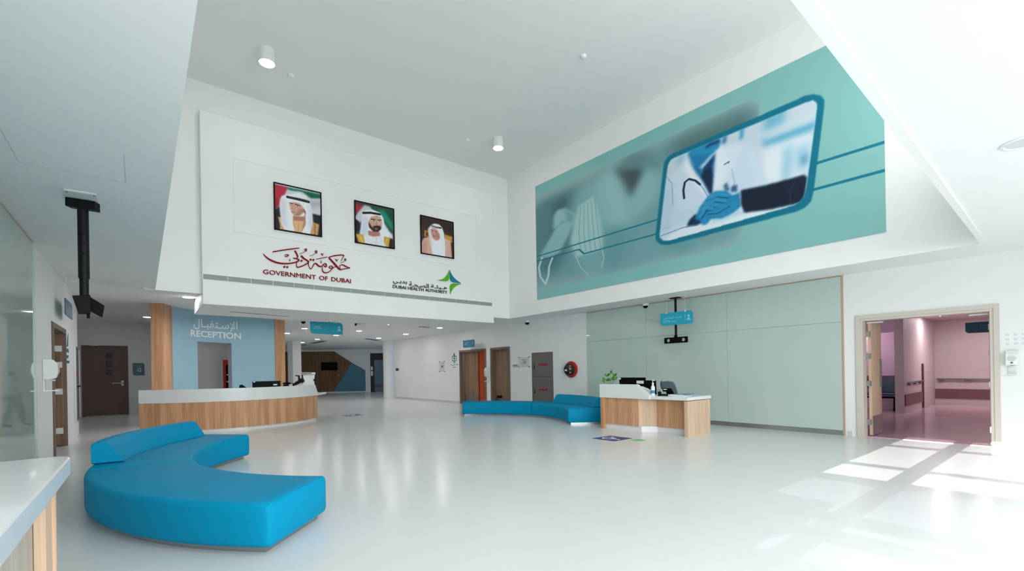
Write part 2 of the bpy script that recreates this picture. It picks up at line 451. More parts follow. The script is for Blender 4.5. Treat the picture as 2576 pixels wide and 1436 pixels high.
b.box((LX0-1.2, 16.7, 0), (LX0, 16.9, ZT)); b.box((LX0-.06, 12.2, 0), (LX0, 14.5, 2.8))  # door backing added out of sight to block a sun leak
struct('wall_left', 'white wall with the brown door and the steel cabinet', 'wall', b, M['white'])
# mullions and transoms of the side windows
b = MB()
for (y0, y1, z0, z1) in wins:
    for zm in (1.045, 1.145, 1.475, 1.68, 2.07):
        th = 0.016 if zm > 1.6 else 0.03
        b.box((XL-.16, y0, zm-th), (XL-.10, y1, zm+th))
struct('window_1', 'side window bay off frame', 'window', b, M['frame_beige'])
b = MB()
for (y0, y1, z0, z1) in wins: b.box((XL-.135, y0, z0), (XL-.125, y1, 1.475))  # pane tint made up so the lower sun patches fall fainter
struct('window_2', 'lower panes of the side window, tint added to dim the sun', 'window', b, clear('tinted_pane', (176, 182, 190)))
GY = 10.35
b = MB()
gl = [2.75, 5.2, 7.75, GY]
for i in range(3): b.box((XL+.002, gl[i]+.003, .1), (XL+.03, gl[i+1]-.003, 3.655))
struct('trim', 'grey-green mirror-like glass cladding behind the white counter', 'glass cladding', b, M['glassdark'])
b = MB().box((XL, 2.75, 3.655), (XL+.034, GY+.01, 3.675))
struct('trim', 'thin wooden strip along the top of the grey-green glass', 'trim', b, M['beige_trim'])
struct('trim', 'pale vertical end strip of the grey-green glass', 'trim', MB().box((XL, GY, 0), (XL+.045, GY+.03, 3.66)), M['text_pale'] if False else mat('pale_edge', (196, 210, 206), 0.3))

# closing walls
FY = 24.2
b = MB().box((-2.7, FY, 0), (5.2, FY+.2, 4.0))
struct('wall_back', 'dim grey wall with the dark double door', 'wall', b, M['grey_wall'])
b = MB().box((-2.9, 16.7, 0), (-2.7, FY+.2, 4.0)); b.box((5.0, FY, 0), (5.2, 44, 4.0))
struct('wall_left', 'side wall of the passage behind the reception', 'wall', b, M['grey_wall'])
b = MB().box((-2.7, FY-.012, 0), (-1.97, FY, .11)); b.box((-.40, FY-.012, 0), (.2, FY, .11))
struct('baseboard_back', 'skirting of the dim grey wall', 'baseboard', b, M['grey_wall'])
# front wall behind the camera: glazed
b = MB().box((-1.6, -3.2, 0), (12, -3.0, .3)); b.box((-1.6, -3.2, 3.35), (12, -3.0, 3.7))
for x in (-1.6, 1.1, 2.7, 11.6): b.box((x, -3.2, .3), (x + .2, -3.0, 3.35))
b.box((7.4, -3.2, .3), (11.7, -3.0, 3.35))  # blank stretch added out of view to tone down the right-hand ceiling
struct('wall_front', 'glazed entrance wall off frame, with a blank stretch added to cut light', 'wall', b, M['white'])

# far end: feature wall in wood, teal and white
F1 = at_z(757, 990); F2 = at_z(978, 985)
FD = (F2 - F1).normalized(); FN = Vector((FD.y, -FD.x, 0))
if FN.dot(F1) > 0: FN = -FN
EO = (at_plane(932.5, 986, F1, FN) - F1).dot(FD)
def farp(px, py, off=0.0): return at_plane(px, py, F1 + FN*off, FN)
b = MB().extrude([F1 - FD*9 - FN*.02, F1 + FD*EO - FN*.02, F1 + FD*EO - FN*.02 + Vector((0, 0, 4)), F1 - FD*9 - FN*.02 + Vector((0, 0, 4))], -FN*.2)
b.extrude([F1 + FD*6.95 - FN*.02, F1 + FD*14 - FN*.02, F1 + FD*14 - FN*.02 + Vector((0, 0, 4)), F1 + FD*6.95 - FN*.02 + Vector((0, 0, 4))], -FN*.2)
b.extrude([F1 + FD*(EO-.02) - FN*.02 + Vector((0,0,3.1)), F1 + FD*7.0 - FN*.02+ Vector((0,0,3.1)), F1 + FD*7.0 - FN*.02 + Vector((0, 0, 4)), F1 + FD*(EO-.02) - FN*.02 + Vector((0, 0, 4))], -FN*.2)
struct('wall_back', 'far white feature wall beyond the round column', 'wall', b, M['white'])
def farz(px, py, z):
    p = farp(px, py); return Vector((p.x, p.y, z))
A = F1 - FD*4.0; A.z = .1
pw = [A, farz(840, 988, .1), farp(885, 912), farp(841, 884), Vector((A.x, A.y, farp(841, 884).z))]
struct('trim', 'brown wood cladding of the far feature wall', 'wall cladding', MB().extrude([p + FN*.001 for p in pw], FN*.04), M['oak_dark'])
pb_ = [farz(840, 988, .1) + FD*.01, farz(920, 986, .1), farp(919, 931), farp(885, 912) + FD*.01]
struct('trim', 'teal painted panel of the far feature wall', 'wall cladding', MB().extrude([p + FN*.001 for p in pb_], FN*.04), M['far_blue'])

# ------------------------------------------------------------------ curved sofas
def pol(c, r, a, z): return Vector((c[0] + r*math.cos(a), c[1] + r*math.sin(a), z))
def rounded_rect(x0, x1, z0, z1, r, n=4):
    pts = []
    for cx, cz, a0 in ((x1-r, z1-r, 0), (x0+r, z1-r, PI/2), (x0+r, z0+r, PI), (x1-r, z0+r, 1.5*PI)):
        for k in range(n+1):
            a = a0 + PI/2*k/n; pts.append((cx + r*math.cos(a), cz + r*math.sin(a)))
    return pts
def arc_sweep(c, prof, a0, a1, n):
    """sweep profile (r, z) about centre c from a0 to a1 with softly rounded ends"""
    rings = []
    rm = sum(p[0] for p in prof)/len(prof); zm = sum(p[1] for p in prof)/len(prof)
    def ring(a, s): return [pol(c, rm + (p[0]-rm)*s[0], a, zm + (p[1]-zm)*s[1]) for p in prof]
    d = 0.035 / rm
    rings.append(ring(a0, (0.955, 0.86))); rings.append(ring(a0 + d*.35, (0.985, 0.955))); rings.append(ring(a0 + d, (1, 1)))
    for k in range(1, n): rings.append(ring(a0 + d + (a1-a0-2*d)*k/n, (1, 1)))
    rings.append(ring(a1 - d, (1, 1))); rings.append(ring(a1 - d*.35, (0.985, 0.955))); rings.append(ring(a1, (0.955, 0.86)))
    return MB().sweep(rings)
SC = (3.49, 7.2)
def R(d): return math.radians(d)
sofa = thing('curved_sofa', 'bright blue curved sofa standing nearest the white counter, its back on the far half', 'sofa', (SC[0], SC[1], 0), 'blue curved sofas')
half = 48.0
seatp = rounded_rect(2.98, 4.02, 0.055, 0.435, 0.05)
part('seat', arc_sweep(SC, seatp, R(180-half), R(179.9), 26), M['sofa'], sofa, smooth=True)
part('seat', arc_sweep(SC, seatp, R(180.1), R(180+half), 26), M['sofa'], sofa, smooth=True)
# backrest on the far half of the outer edge (angles are measured clockwise from the middle)
bp = [(3.70, .437), (4.00, .437), (4.015, .45), (4.015, .67), (3.99, .70), (3.88, .70), (3.855, .685), (3.705, .46)]
part('backrest', arc_sweep(SC, bp, R(180-44.5), R(180-5.5), 26), M['sofa'], sofa, smooth=True)
b = MB()
pl = [(3.06, 0.0), (3.94, 0.0), (3.94, 0.06), (3.06, 0.06)]
b.sweep([[pol(SC, r, R(180-half+1.2 + (2*half-2.4)*k/40), z) for r, z in pl] for k in range(41)])
part('plinth', b, M['steel'], sofa, smooth=True, label='brushed steel plinth')
dup(sofa, (6.74, 10.64, 0), 'dull blue curved sofa by the stainless cabinet, partly behind the small desk', R(180 + 7.5), 'blue curved sofas')

# ------------------------------------------------------------------ reception desk
DC, DR = (2.08, 17.2), 2.83
da0, da1 = math.atan2(15.35-17.2, -0.10-2.08), math.atan2(15.65-17.2, 4.46-2.08)
def darc(r, n=48, a=da0, b_=da1): return [(DC[0] + r*math.cos(a + (b_-a)*k/n), DC[1] + r*math.sin(a + (b_-a)*k/n)) for k in range(n+1)]
desk = thing('reception_desk', 'long curved reception desk of oak slats under a white band', 'desk', (2.08, 15.0, 0))
def ringband(r0, r1, z0, z1, a=da0, b_=da1, n=48):
    o = darc(r1, n, a, b_); i = darc(r0, n, a, b_)
    return MB().sweep([[(o[k][0], o[k][1], z0), (o[k][0], o[k][1], z1), (i[k][0], i[k][1], z1), (i[k][0], i[k][1], z0)] for k in range(n+1)])
part('front_panel', ringband(DR-.06, DR, .085, .815), M['oak'], desk, smooth=True)
part('kick_board', ringband(DR-.10, DR-.04, 0, .085), M['solid'], desk, smooth=True)
# white upper band: its outer end is cut on a slant
n = 48; o = darc(DR+.015, n); i = darc(DR-.10, n); rings = []
for k in range(n+1):
    u = max(0, (k - (n-2)) / 2.0)
    o2, i2 = o[k], i[k]
    rings.append([(o2[0], o2[1], .815), (o2[0], o2[1], 1.16 - .27*u), (i2[0], i2[1], 1.16 - .27*u), (i2[0], i2[1], .815)])
part('top_band', MB().sweep(rings), M['solid'], desk, smooth=True, label='glossy white upper band')
part('worktop', ringband(DR-.85, DR-.10, .74, .78), M['solid'], desk, smooth=True)
# low white ledge past the right end
e = Vector((o[n][0], o[n][1], 0)); tdir = Vector((math.cos(-.35), math.sin(-.35), 0)).normalized()
e2 = at_z(803, 990, .80)
b = MB()
q0 = Vector((o[n][0]-.12, o[n][1]+.1, 0)); q1 = at_z(821, 989, .8)
q1.z = 0; dv = (q1 - q0); nv = Vector((-dv.y, dv.x, 0)).normalized()*0.5
b.prism([(q0.x, q0.y), (q1.x, q1.y), ((q1+nv).x, (q1+nv).y), ((q0+nv).x, (q0+nv).y)], .775, .845)
part('side_ledge', b, M['solid'], desk, bevel=.02)
ep = MB().obox((o[n][0]-.05, o[n][1]-.02, 0), (.03, .06, 0), (-.35, .35, 0), (0, 0, .775))
part('end_panel', ep, M['oak'], desk)
ep = MB().obox((o[0][0]+.02, o[0][1]+.0, .0), (.03, .03, 0), (.35, .35, 0), (0, 0, .815))
part('end_panel', ep, M['oak'], desk)

# ------------------------------------------------------------------ reception wall between two oak pillars
WC, WR = (3.633, 15.5906), 3.815
wa0 = math.atan2(18.03-WC[1], .70-WC[0]); wa1 = math.atan2(19.39-WC[1], 3.98-WC[0])
def wpt(s, r=WR):
    a = wa0 + (wa1-wa0)*s; return Vector((WC[0] + r*math.cos(a), WC[1] + r*math.sin(a), 0))
def wall_s(px, py):
    """where on the curved wall a line of sight lands"""
    lo = None
    for k in range(2001):
        s = k/2000; p = wpt(s)
        q = project((p.x, p.y, 1.5))
        if q[0] >= px: 
            lo = s; break
    s = lo if lo is not None else 1.0
    p = wpt(s); d = _ray(px, py); t = math.hypot(p.x, p.y)/math.hypot(d.x, d.y)
    return s, EYE + d.z*t
s0, zt = wall_s(498, 858); s1, zt2 = wall_s(584, 864); DOORZ = (zt + zt2)/2
def wband(sa, sb, za, zb2, n=24):
    rings = []
    for k in range(n+1):
        s = sa + (sb-sa)*k/n; p = wpt(s); q = wpt(s, WR+.28)
        zz = zb2 if zb2 else zc(p.x, p.y) + .02
        rings.append([(p.x, p.y, za), (p.x, p.y, zz), (q.x, q.y, zz), (q.x, q.y, za)])
    return MB().sweep(rings)
struct('wall_reception', 'grey-blue curved wall behind the reception desk', 'wall', MB(), None) if False else None
b = wband(0, s0, 0, None); b2 = wband(s1, 1, 0, None); b3 = wband(s0, s1, DOORZ, None)
for q in (b2, b3): b.add(q.v, q.f)
struct('wall_back', 'grey-blue curved wall behind the reception desk', 'wall', b, M['recep_blue'], smooth=True)
b = wband(s1-.002, s1-.0005, 0, DOORZ, 1)
struct('trim', 'pale lilac reveal of the opening behind reception', 'trim', b, mat('lilac_reveal', (178, 172, 190), 0.6))
# left pillar (three faces) and right pillar
c0 = at_ceiling(378, 762); c1 = at_ceiling(411, 763); c2 = at_ceiling(427, 768)
pl = [(c0.x, c0.y), (c1.x, c1.y), (c2.x, c2.y), (c2.x+.15, c2.y+.6), (c0.x+.15, c0.y+.6)]
struct('trim', 'oak-clad pillar beside the word RECEPTION', 'pillar', MB().prism(pl, 0, zc(c1.x, c1.y)), M['oak'])
c3 = at_ceiling(690, 803); c4 = at_ceiling(715, 806)
pl = [(c3.x, c3.y-.05), (c4.x, c4.y-.05), (c4.x+.1, c4.y+.5), (c3.x+.1, c3.y+.5)]
struct('trim', 'oak-clad pillar at the far end of the grey-blue wall', 'pillar', MB().prism(pl, 0, zc(c3.x, c3.y)), M['oak'])
# wall behind the opening
struct('wall_back', 'plain wall seen through the opening behind reception', 'wall', MB().box((.9, 22.6, 0), (5.0, 22.8, 3.9)), M['grey_wall'])
# red bottle cooler behind the opening
k0 = at_y(553, 903, 22.0)
cool = thing('bottle_cooler', 'tall red drinks cooler with white shelves behind the reception opening', 'cooler', (k0.x+.35, 21.9, 0))
def cx_(px): return at_y(px, 950, 21.6).x
xa, xb = cx_(562), cx_(562)+.62
zt_ = at_y(565, 905, 21.6).z
part('cabinet', MB().box((xa, 21.6, 0), (xb, 22.3, zt_)), M['red_plastic'], cool, bevel=.02)
part('side_panel', MB().box((xa-.012, 21.75, .05), (xa, 22.3, zt_-.02)), M['grey_wall'], cool, label='pale grey side panel')
part('glass_door', MB().box((xa+.09, 21.585, .2), (xb-.05, 21.6, zt_-.2)), M['screen'], cool)
for k in range(5): part('shelf', MB().box((xa+.11, 21.55, .4+.28*k), (xb-.07, 21.584, .44+.28*k)), M['lamp'] if False else M['plastic'], cool)

# ------------------------------------------------------------------ small desk in front of the green glass
d2 = thing('information_desk', 'small oak and white desk in front of the green glass', 'desk', (9.4, 6.4, 0))
XA = 9.05
part('front_panel', MB().box((XA+.06, 6.50, .13), (XA+.10, 7.55, .79)), M['oak'], d2)
b = MB().extrude([(XA+.06, 6.50, .13), (XA+.10, 6.50, .13), (9.42, 6.22, .13), (9.38, 6.19, .13)], (0, 0, .65))
part('angled_panel', b, M['oak_pale'], d2)
part('front_panel', MB().box((9.38, 5.32, .13), (9.42, 6.215, .775)), M['oak'], d2)
part('end_panel', MB().box((9.10, 5.24, 0), (10.06, 5.32, .775)), M['oak_pale'], d2, label='pale oak end panel')
part('end_panel', MB().box((XA+.0, 7.50, 0), (XA+.16, 7.60, .79)), M['oak'], d2)
part('end_panel', MB().box((XA+.16, 7.555, 0.13), (10.05, 7.60, .79)), M['oak'], d2)
b = MB().box((XA+.10, 6.45, 0), (XA+.14, 7.50, .13)); b.extrude([(XA+.10, 6.45, 0), (XA+.14, 6.47, 0), (9.44, 6.22, 0), (9.41, 6.18, 0)], (0, 0, .13)); b.box((9.41, 5.32, 0), (9.45, 6.21, .13))
part('kick_board', b, M['solid'], d2)
b = MB().prism([(9.08, 5.22), (10.08, 5.22), (10.08, 7.62), (9.08, 7.62)], .79, .86)
part('worktop', b, M['solid'], d2, bevel=.006)
# raised white screen with a slanted end
b = MB().extrude([(XA-.005, 7.62, .785), (XA-.005, 6.20, .785), (XA-.005, 6.20, .862), (XA-.005, 6.12, .87), (XA-.005, 6.52, 1.125), (XA-.005, 7.62, 1.125)], (.09, 0, 0))
b = MB().extrude([(XA-.005, 7.62, .785), (XA-.005, 6.16, .785), (XA-.005, 6.16, .862), (XA-.005, 6.52, 1.125), (XA-.005, 7.62, 1.125)], (.13, 0, 0))
part('screen_panel', b, M['solid'], d2, bevel=.004, label='raised white screen with a slanted end')

# ------------------------------------------------------------------ white counter in the near left corner
CZ = 1.05
k_tr = at_z(169, 1158, CZ); k_bl = at_z(0, 1345, CZ); kb = at_z(0, 1158, CZ)
x1 = k_tr.x; y1 = at_z(125, 1149.5, CZ).y
cnt = thing('counter', 'glossy white counter with pale wood side in the near corner', 'counter', (x1-.4, 2.2, 0))
rr = .10; top = []
for k in range(7):
    a = PI/2*k/6; top.append((x1-rr + rr*math.cos(a), y1-rr + rr*math.sin(a)))
top += [(XL+.06, y1-.02), (XL+.06, 1.75), (x1, 1.75)]
part('worktop', MB().prism(top, CZ-.10, CZ), M['solid'], cnt, bevel=.008)
part('side_panel', MB().box((x1-.14, 1.78, 0), (x1-.12, y1-.36, CZ-.10)), wood('grey_oak', (176, 164, 150), (204, 194, 182)), cnt, label='grey-brown wood panel')
part('post', MB().box((x1-.12, y1-.33, 0), (x1-.075, y1-.12, CZ-.10)), wood('blond_oak', (206, 176, 146), (224, 200, 174)), cnt, label='blond oak upright')
part('end_panel', MB().box((XL+.2, y1-.12, 0), (x1-.06, y1-.09, CZ-.10)), M['oak_pale'], cnt)
part('joint_strip', MB().box((x1-.122, 2.16, 0), (x1-.117, 2.18, CZ-.10)), M['beige_trim'], cnt)
part('screw_cap', MB().cyl((x1-.12, 2.38, CZ-.36), (x1-.11, 2.38, CZ-.36), .009, 12), M['frame_brown'], cnt)

# ------------------------------------------------------------------ doors
def frame_yz(x0, x1, y0, y1, z1, w, m, name_parent, label=None):
    """jambs and head in a wall of constant x"""
    b = MB().box((x0, y0, 0), (x1, y0+w, z1)).box((x0, y1-w, 0), (x1, y1, z1)).box((x0, y0+w, z1-w), (x1, y1-w, z1))
    return part('door_frame', b, m, name_parent, bevel=.004)
# wide double door to the pink corridor
d = thing('door_1', 'wide double doorway with beige frame opening on the pink corridor', 'door', (XR, 1.83, 0), kind='structure')
frame_yz(XR-.035, XR+.22, .80, 2.86, 2.52, .075, M['frame_beige'], d)
b = MB().box((XR-.02, .875, 0), (XR+.24, .92, 2.445)).box((XR-.02, 2.74, 0), (XR+.24, 2.785, 2.445)).box((XR-.02, .92, 2.40), (XR+.24, 2.74, 2.445))
part('door_lining', b, M['frame_beige'], d, bevel=.003)
lf = part('door_leaf', MB().box((XR+.25, 2.66, .02), (XR+1.02, 2.71, 2.385)), M['oak_pale'], d)
part('kick_plate', MB().box((XR+.26, 2.652, .03), (XR+1.0, 2.66, .42)), M['steel'], lf)
part('push_plate', MB().box((XR+.86, 2.63, 1.02), (XR+.92, 2.66, 1.62)), M['steel_dark'], lf)
part('closer_arm', MB().box((XR+.2, 2.45, 2.36), (XR+.24, 2.72, 2.385)), M['plastic'], lf)
b = MB().box((XR+.25, 2.71, .02), (XR+.28, 2.745, 2.385))
for z in (.24, 1.05, 1.62, 2.08): part('hinge', MB().box((XR+.17, 2.665, z), (XR+.258, 2.752, z+.11)), M['steel'], d)
lf = part('door_leaf', MB().box((XR+.25, .915, .02), (XR+1.02, .95, 2.385)), M['oak_pale'], d)
for z in (.24, 1.05, 1.62, 2.08): part('hinge', MB().box((XR+.17, .905, z), (XR+.258, .952, z+.11)), M['steel'], d)
part('closer_arm', MB().box((XR+.2, .95, 2.36), (XR+.24, 1.2, 2.385)), M['plastic'], d)

# door to the orange room
d = thing('door_2', 'brown wood door half open on an orange room', 'door', (XR, 17.1, 0), kind='structure')
frame_yz(XR-.03, XR+.22, 16.06, 18.19, 2.49, .09, M['frame_brown'], d)
lf = part('door_leaf', MB().box((XR+.16, 16.90, .02), (XR+.21, 18.05, 2.40)), M['door_wood'], d)
part('kick_plate', MB().box((XR+.152, 16.93, .03), (XR+.16, 18.0, .42)), M['steel_dark'], lf)
part('push_plate', MB().box((XR+.15, 16.96, 1.1), (XR+.16, 17.06, 1.5)), M['steel_dark'], lf)
part('edge_strip', MB().box((XR+.15, 16.885, .02), (XR+.215, 16.90, 2.40)), M['orange_dark'], lf)
d = thing('door_3', 'closed brown wood door beside the stainless cabinet', 'door', (XR, 15.07, 0), kind='structure')
frame_yz(XR-.03, XR+.22, 14.41, 15.73, 2.49, .09, M['frame_brown'], d)
lf = part('door_leaf', MB().box((XR+.16, 14.49, .02), (XR+.21, 15.65, 2.41)), M['door_wood'], d)
part('kick_plate', MB().box((XR+.152, 14.5, .03), (XR+.16, 15.64, .42)), M['steel_dark'], lf)
part('door_stop', MB().box((XR+.06, 15.2, .36), (XR+.15, 15.42, .46)), M['black'], d)
# brown door in the left wall (leaf edge, seen at a grazing angle)
d = thing('door_4', 'brown door in the side wall, hinges towards the hall', 'door', (XL, 13.4, 0), kind='structure')
ya_, yb2 = 12.42, 14.30
b = MB().box((XL-.25, ya_, 0), (XL+.03, ya_+.06, 2.60)).box((XL-.25, yb2-.10, 0), (XL+.03, yb2, 2.60)).box((XL-.25, ya_+.06, 2.50), (XL+.03, yb2-.10, 2.60))
part('door_frame', b, M['frame_brown'], d, bevel=.004)
lf = part('door_leaf', MB().box((XL-.22, ya_+.06, .02), (XL-.17, yb2-.10, 2.50)), M['door_brown'], d)
part('door_leaf', MB().box((XL-.17, yb2-.16, .02), (XL-.02, yb2-.10, 2.50)), M['door_wood'], d)
for z in (.28, 1.15, 1.74, 2.1): part('hinge', MB().box((XL-.17, yb2-.172, z), (XL-.03, yb2-.158, z+.13)), M['plastic'], d)
for z in (.42, .95, 1.4, 1.9): part('screw', MB().cyl((XL+.03, yb2-.05, z), (XL+.033, yb2-.05, z), .012, 8), M['ink'], d)
# dark double door on the dim wall
d = thing('door_5', 'dark brown double door with three small panes on the dim wall', 'door', (-1.2, FY, 0), kind='structure')
ql = at_y(204, 862, FY-.03); qr = at_y(321.5, 866, FY-.03)
xl, xr_, zt_ = ql.x, qr.x, 2.78
b = MB().box((xl, FY-.05, 0), (xl+.10, FY+.0, zt_)).box((xr_-.10, FY-.05, 0), (xr_, FY, zt_)).box((xl+.10, FY-.05, zt_-.10), (xr_-.10, FY, zt_))
part('door_frame', b, M['door_brown'], d, bevel=.004)
xm = at_y(291, 900, FY).x
lf = part('door_leaf', MB().box((xl+.10, FY-.035, .02), (xm-.005, FY-.001, zt_-.10)), M['door_brown'], d)
for zq in (895, 916, 936):
    p0 = at_y(266, zq-7, FY-.04); p1 = at_y(285, zq+6.5, FY-.04)
    part('glass_pane', MB().box((p0.x, FY-.04, p1.z), (p1.x, FY-.0345, p0.z)), M['screen'], lf)
p0 = at_y(226, 867, FY-.06); p1 = at_y(247, 869.5, FY-.06)
part('closer_arm', MB().box((p0.x, FY-.10, p1.z), (p1.x, FY-.036, p0.z)), M['steel'], lf)
lf = part('door_leaf', MB().box((xm+.005, FY-.035, .02), (xr_-.10, FY-.001, zt_-.10)), M['door_brown'], d)
p0 = at_y(308, 962, FY-.06)
b = MB().box((p0.x-.04, FY-.05, p0.z-.13), (p0.x+.04, FY-.0355, p0.z+.08)); b.box((p0.x-.32, FY-.10, p0.z-.035), (p0.x+.02, FY-.08, p0.z-.005)); b.box((p0.x-.01, FY-.10, p0.z-.035), (p0.x+.02, FY-.05, p0.z-.005))
part('handle', b, M['steel_dark'], lf)

# ------------------------------------------------------------------ orange room
b = MB().box((XR+.2, 15.80, 0), (14.6, 15.9, 2.8)).box((14.5, 15.9, 0), (14.6, 20.2, 2.8)).box((XR+.2, 20.1, 0), (14.5, 20.2, 2.8))
struct('wall_right', 'orange walls of the room behind the half-open door', 'wall', b, M['orange'])
struct('ceiling', 'ceiling of the orange room', 'ceiling', MB().box((XR+.2, 15.8, 2.78), (14.6, 20.2, 2.85)), M['ceil'])
struct('floor', 'orange vinyl floor of the room behind the half-open door', 'floor', MB().box((XR+.21, 15.9, 0), (14.5, 20.1, .004)), M['orange'])
b = MB()
q = []
for pz in (912, 919.5):
    p = at_x(1206, pz, 14.45); b.box((14.44, 15.95, p.z-.03), (14.5, 20.0, p.z+.03))
struct('trim', 'two dark rails on the orange wall', 'trim', b, M['orange_dark'])
lt = thing('added_ceiling_light', 'unseen round light added in the ceiling of the orange room', 'ceiling light', (12.9, 17.4, 2.75))
part('diffuser', MB().cyl((12.9, 17.4, 2.75), (12.9, 17.4, 2.78), .16, 20), M['lamp'], lt)  # unseen lamp put in to light the orange walls

# ------------------------------------------------------------------ pink corridor
XC = 22.9
cy0, cy1 = .30, 7.0
struct('floor', 'mauve glossy floor of the pink corridor', 'floor', MB().box((XR+.19, cy0, -.2), (XC+.3, cy1, 0)), M['pink_floor'])
zcc = 3.08
struct('ceiling', 'pale ceiling of the pink corridor', 'ceiling', MB().box((XR+.2, cy0-.2, zcc), (XC+.3, cy1+.2, zcc+.1)), M['pink'])
b = MB().box((XC, cy0, 0), (XC+.15, 3.72, zcc)).box((XR+.2, cy0-.15, 0), (XC+.15, cy0, zcc))
yw = 3.25
b.box((18.0, yw, 0), (XC, yw+.22, zcc))
struct('wall_right', 'dusty pink walls of the corridor beyond the double doorway', 'wall', b, M['pink'])
b = MB().box((19.35, yw+.22, 0), (19.45, cy1, zcc)).box((XR+.2, cy1-.1, 0), (19.45, cy1, zcc)).box((18.0, yw+.22, 2.50), (18.22, cy1, zcc))
struct('wall_right', 'lilac walls of the waiting alcove off the corridor', 'wall', b, M['lilac'])
b = MB().box((XR+.2, 2.80, 0), (XR+.3, cy1, zcc)); b.box((XR+.2, cy0, 0), (XR+.3, .86, zcc)); b.box((XR+.2, .86, 2.5), (XR+.3, 2.80, zcc))
struct('wall_right', 'corridor side of the white wall', 'wall', b, M['pink'])
# crash rails and handrails
b = MB().box((XC-.03, cy0, .22), (XC, 3.72, .56)); b.box((18.05, yw-.03, .22), (20.6, yw, .56)); b.box((19.30, yw+.22, .72), (19.35, cy1-.1, 1.12)); b.box((20.55, yw-.05, 0), (20.65, yw, 1.5))
struct('trim', 'dark mauve crash rails and corner guard of the corridor', 'trim', b, M['mauve'])
hr = thing('handrail', 'grey handrail on the far pink corridor wall', 'handrail', (XC-.06, 2.0, .9))
part('rail', MB().box((XC-.10, cy0+.05, .90), (XC-.06, 3.2, .95)), M['steel_dark'], hr, bevel=.01)
for y in (.7, 1.5, 2.3, 3.0): part('bracket', MB().box((XC-.08, y, .84), (XC, y+.16, .90)), M['steel_dark'], hr)
hr = thing('handrail', 'short grey handrail on the pink wall end beside the alcove', 'handrail', (19.2, yw-.06, .9))
part('rail', MB().box((18.1, yw-.10, .90), (20.4, yw-.06, .95)), M['steel_dark'], hr, bevel=.01)
for x in (18.4, 19.2, 20.0): part('bracket', MB().box((x, yw-.08, .84), (x+.08, yw, .90)), M['steel_dark'], hr)
# waiting bench
be = thing('waiting_bench', 'navy upholstered waiting seat on a black beam in the lilac alcove', 'bench', (18.8, 3.95, 0))
def bx(a, b_): return MB().box(a, b_)
part('seat', MB().prism([(18.35, 3.52), (18.95, 3.52), (18.95, 4.42), (18.35, 4.42)], .50, .58), M['navy'], be, bevel=.03)
part('backrest', MB().extrude([(18.90, 3.50, .58), (18.98, 3.50, .58), (19.08, 3.50, 1.05), (19.0, 3.50, 1.05)], (0, .78, 0)), M['navy'], be, bevel=.02)
part('beam', bx((18.65, 3.50, .40), (18.72, 5.2, .46)), M['black'], be)
part('leg', MB().tube([(18.68, 3.62, .42), (18.55, 3.60, .22), (18.40, 3.58, .02)], .022), M['black'], be, smooth=True)
part('leg', MB().tube([(18.68, 3.62, .42), (18.85, 3.64, .22), (19.0, 3.66, .02)], .022), M['black'], be, smooth=True)
part('leg', MB().tube([(18.68, 4.9, .42), (18.68, 4.9, .02)], .022), M['black'], be, smooth=True)
FX = 0
fe = thing('fire_extinguisher', 'red fire extinguisher partly hidden by the open door leaf', 'fire extinguisher', (19.15, 4.72, .35))
part('cylinder', MB().lathe((19.15, 4.72, .46), (0, 0, 1), [(.08, 0), (.085, .03), (.085, .42), (.06, .50), (.03, .52)]), M['red_plastic'], fe, smooth=True)
part('label', MB().cyl((19.15, 4.72, .68), (19.15, 4.72, .80), .087, 24), M['paper'], fe, smooth=True)
part('valve', MB().cyl((19.15, 4.72, .98), (19.15, 4.72, 1.06), .025, 12).box((19.05, 4.70, 1.03), (19.2, 4.74, 1.06)), M['black'], fe)
part('bracket', MB().box((19.2, 4.66, .44), (19.35, 4.78, .47)), M['black'], fe)

# ------------------------------------------------------------------ lettering, logos, printed pictures
def glyphs(body, depth=0.0, bold=0.0):
    cu = bpy.data.curves.new('lettering', 'FONT'); cu.body = body; cu.size = 1.0; cu.resolution_u = 3; cu.offset = bold
    o = bpy.data.objects.new('lettering', cu); COL.objects.link(o)
    me = bpy.data.meshes.new_from_object(o.evaluated_get(bpy.context.evaluated_depsgraph_get()))
    vs = [v.co.copy() for v in me.vertices]; fs = [tuple(p.vertices) for p in me.polygons]
    bpy.data.objects.remove(o); bpy.data.curves.remove(cu); bpy.data.meshes.remove(me)
    x0 = min(v.x for v in vs); x1 = max(v.x for v in vs); y0 = min(v.y for v in vs); y1 = max(v.y for v in vs)
    return [((v.x-x0)/(x1-x0), (v.y-y0)/(y1-y0)) for v in vs], fs, (x1-x0)/(y1-y0)
def solidify(uv, fs, fn, T):
    """flat glyph faces laid out by fn(u, v), given a thickness T (vector or callable)"""
    top = [fn(u, v) for u, v in uv]
    bot = [p - (T if isinstance(T, Vector) else T(u, v)) for p, (u, v) in zip(top, uv)]
    n = len(top); edges = {}
    for f in fs:
        for i in range(len(f)):
            a, b_ = f[i], f[(i+1) % len(f)]; k = (min(a, b_), max(a, b_)); edges.setdefault(k, []).append((a, b_))
    faces = list(fs)
    for k, l in edges.items():
        if len(l) == 1: a, b_ = l[0]; faces.append((b_, a, a+n, b_+n))
    return MB().add(top + bot, faces)
def text_mb(body, O, X, Z, T, bold=0.0):
    """text filling the box O, O+X, O+Z"""
    uv, fs, _ = glyphs(body, bold=bold); O, X, Z = Vector(O), Vector(X), Vector(Z)
    return solidify(uv, fs, lambda u, v: O + X*u + Z*v, Vector(T))
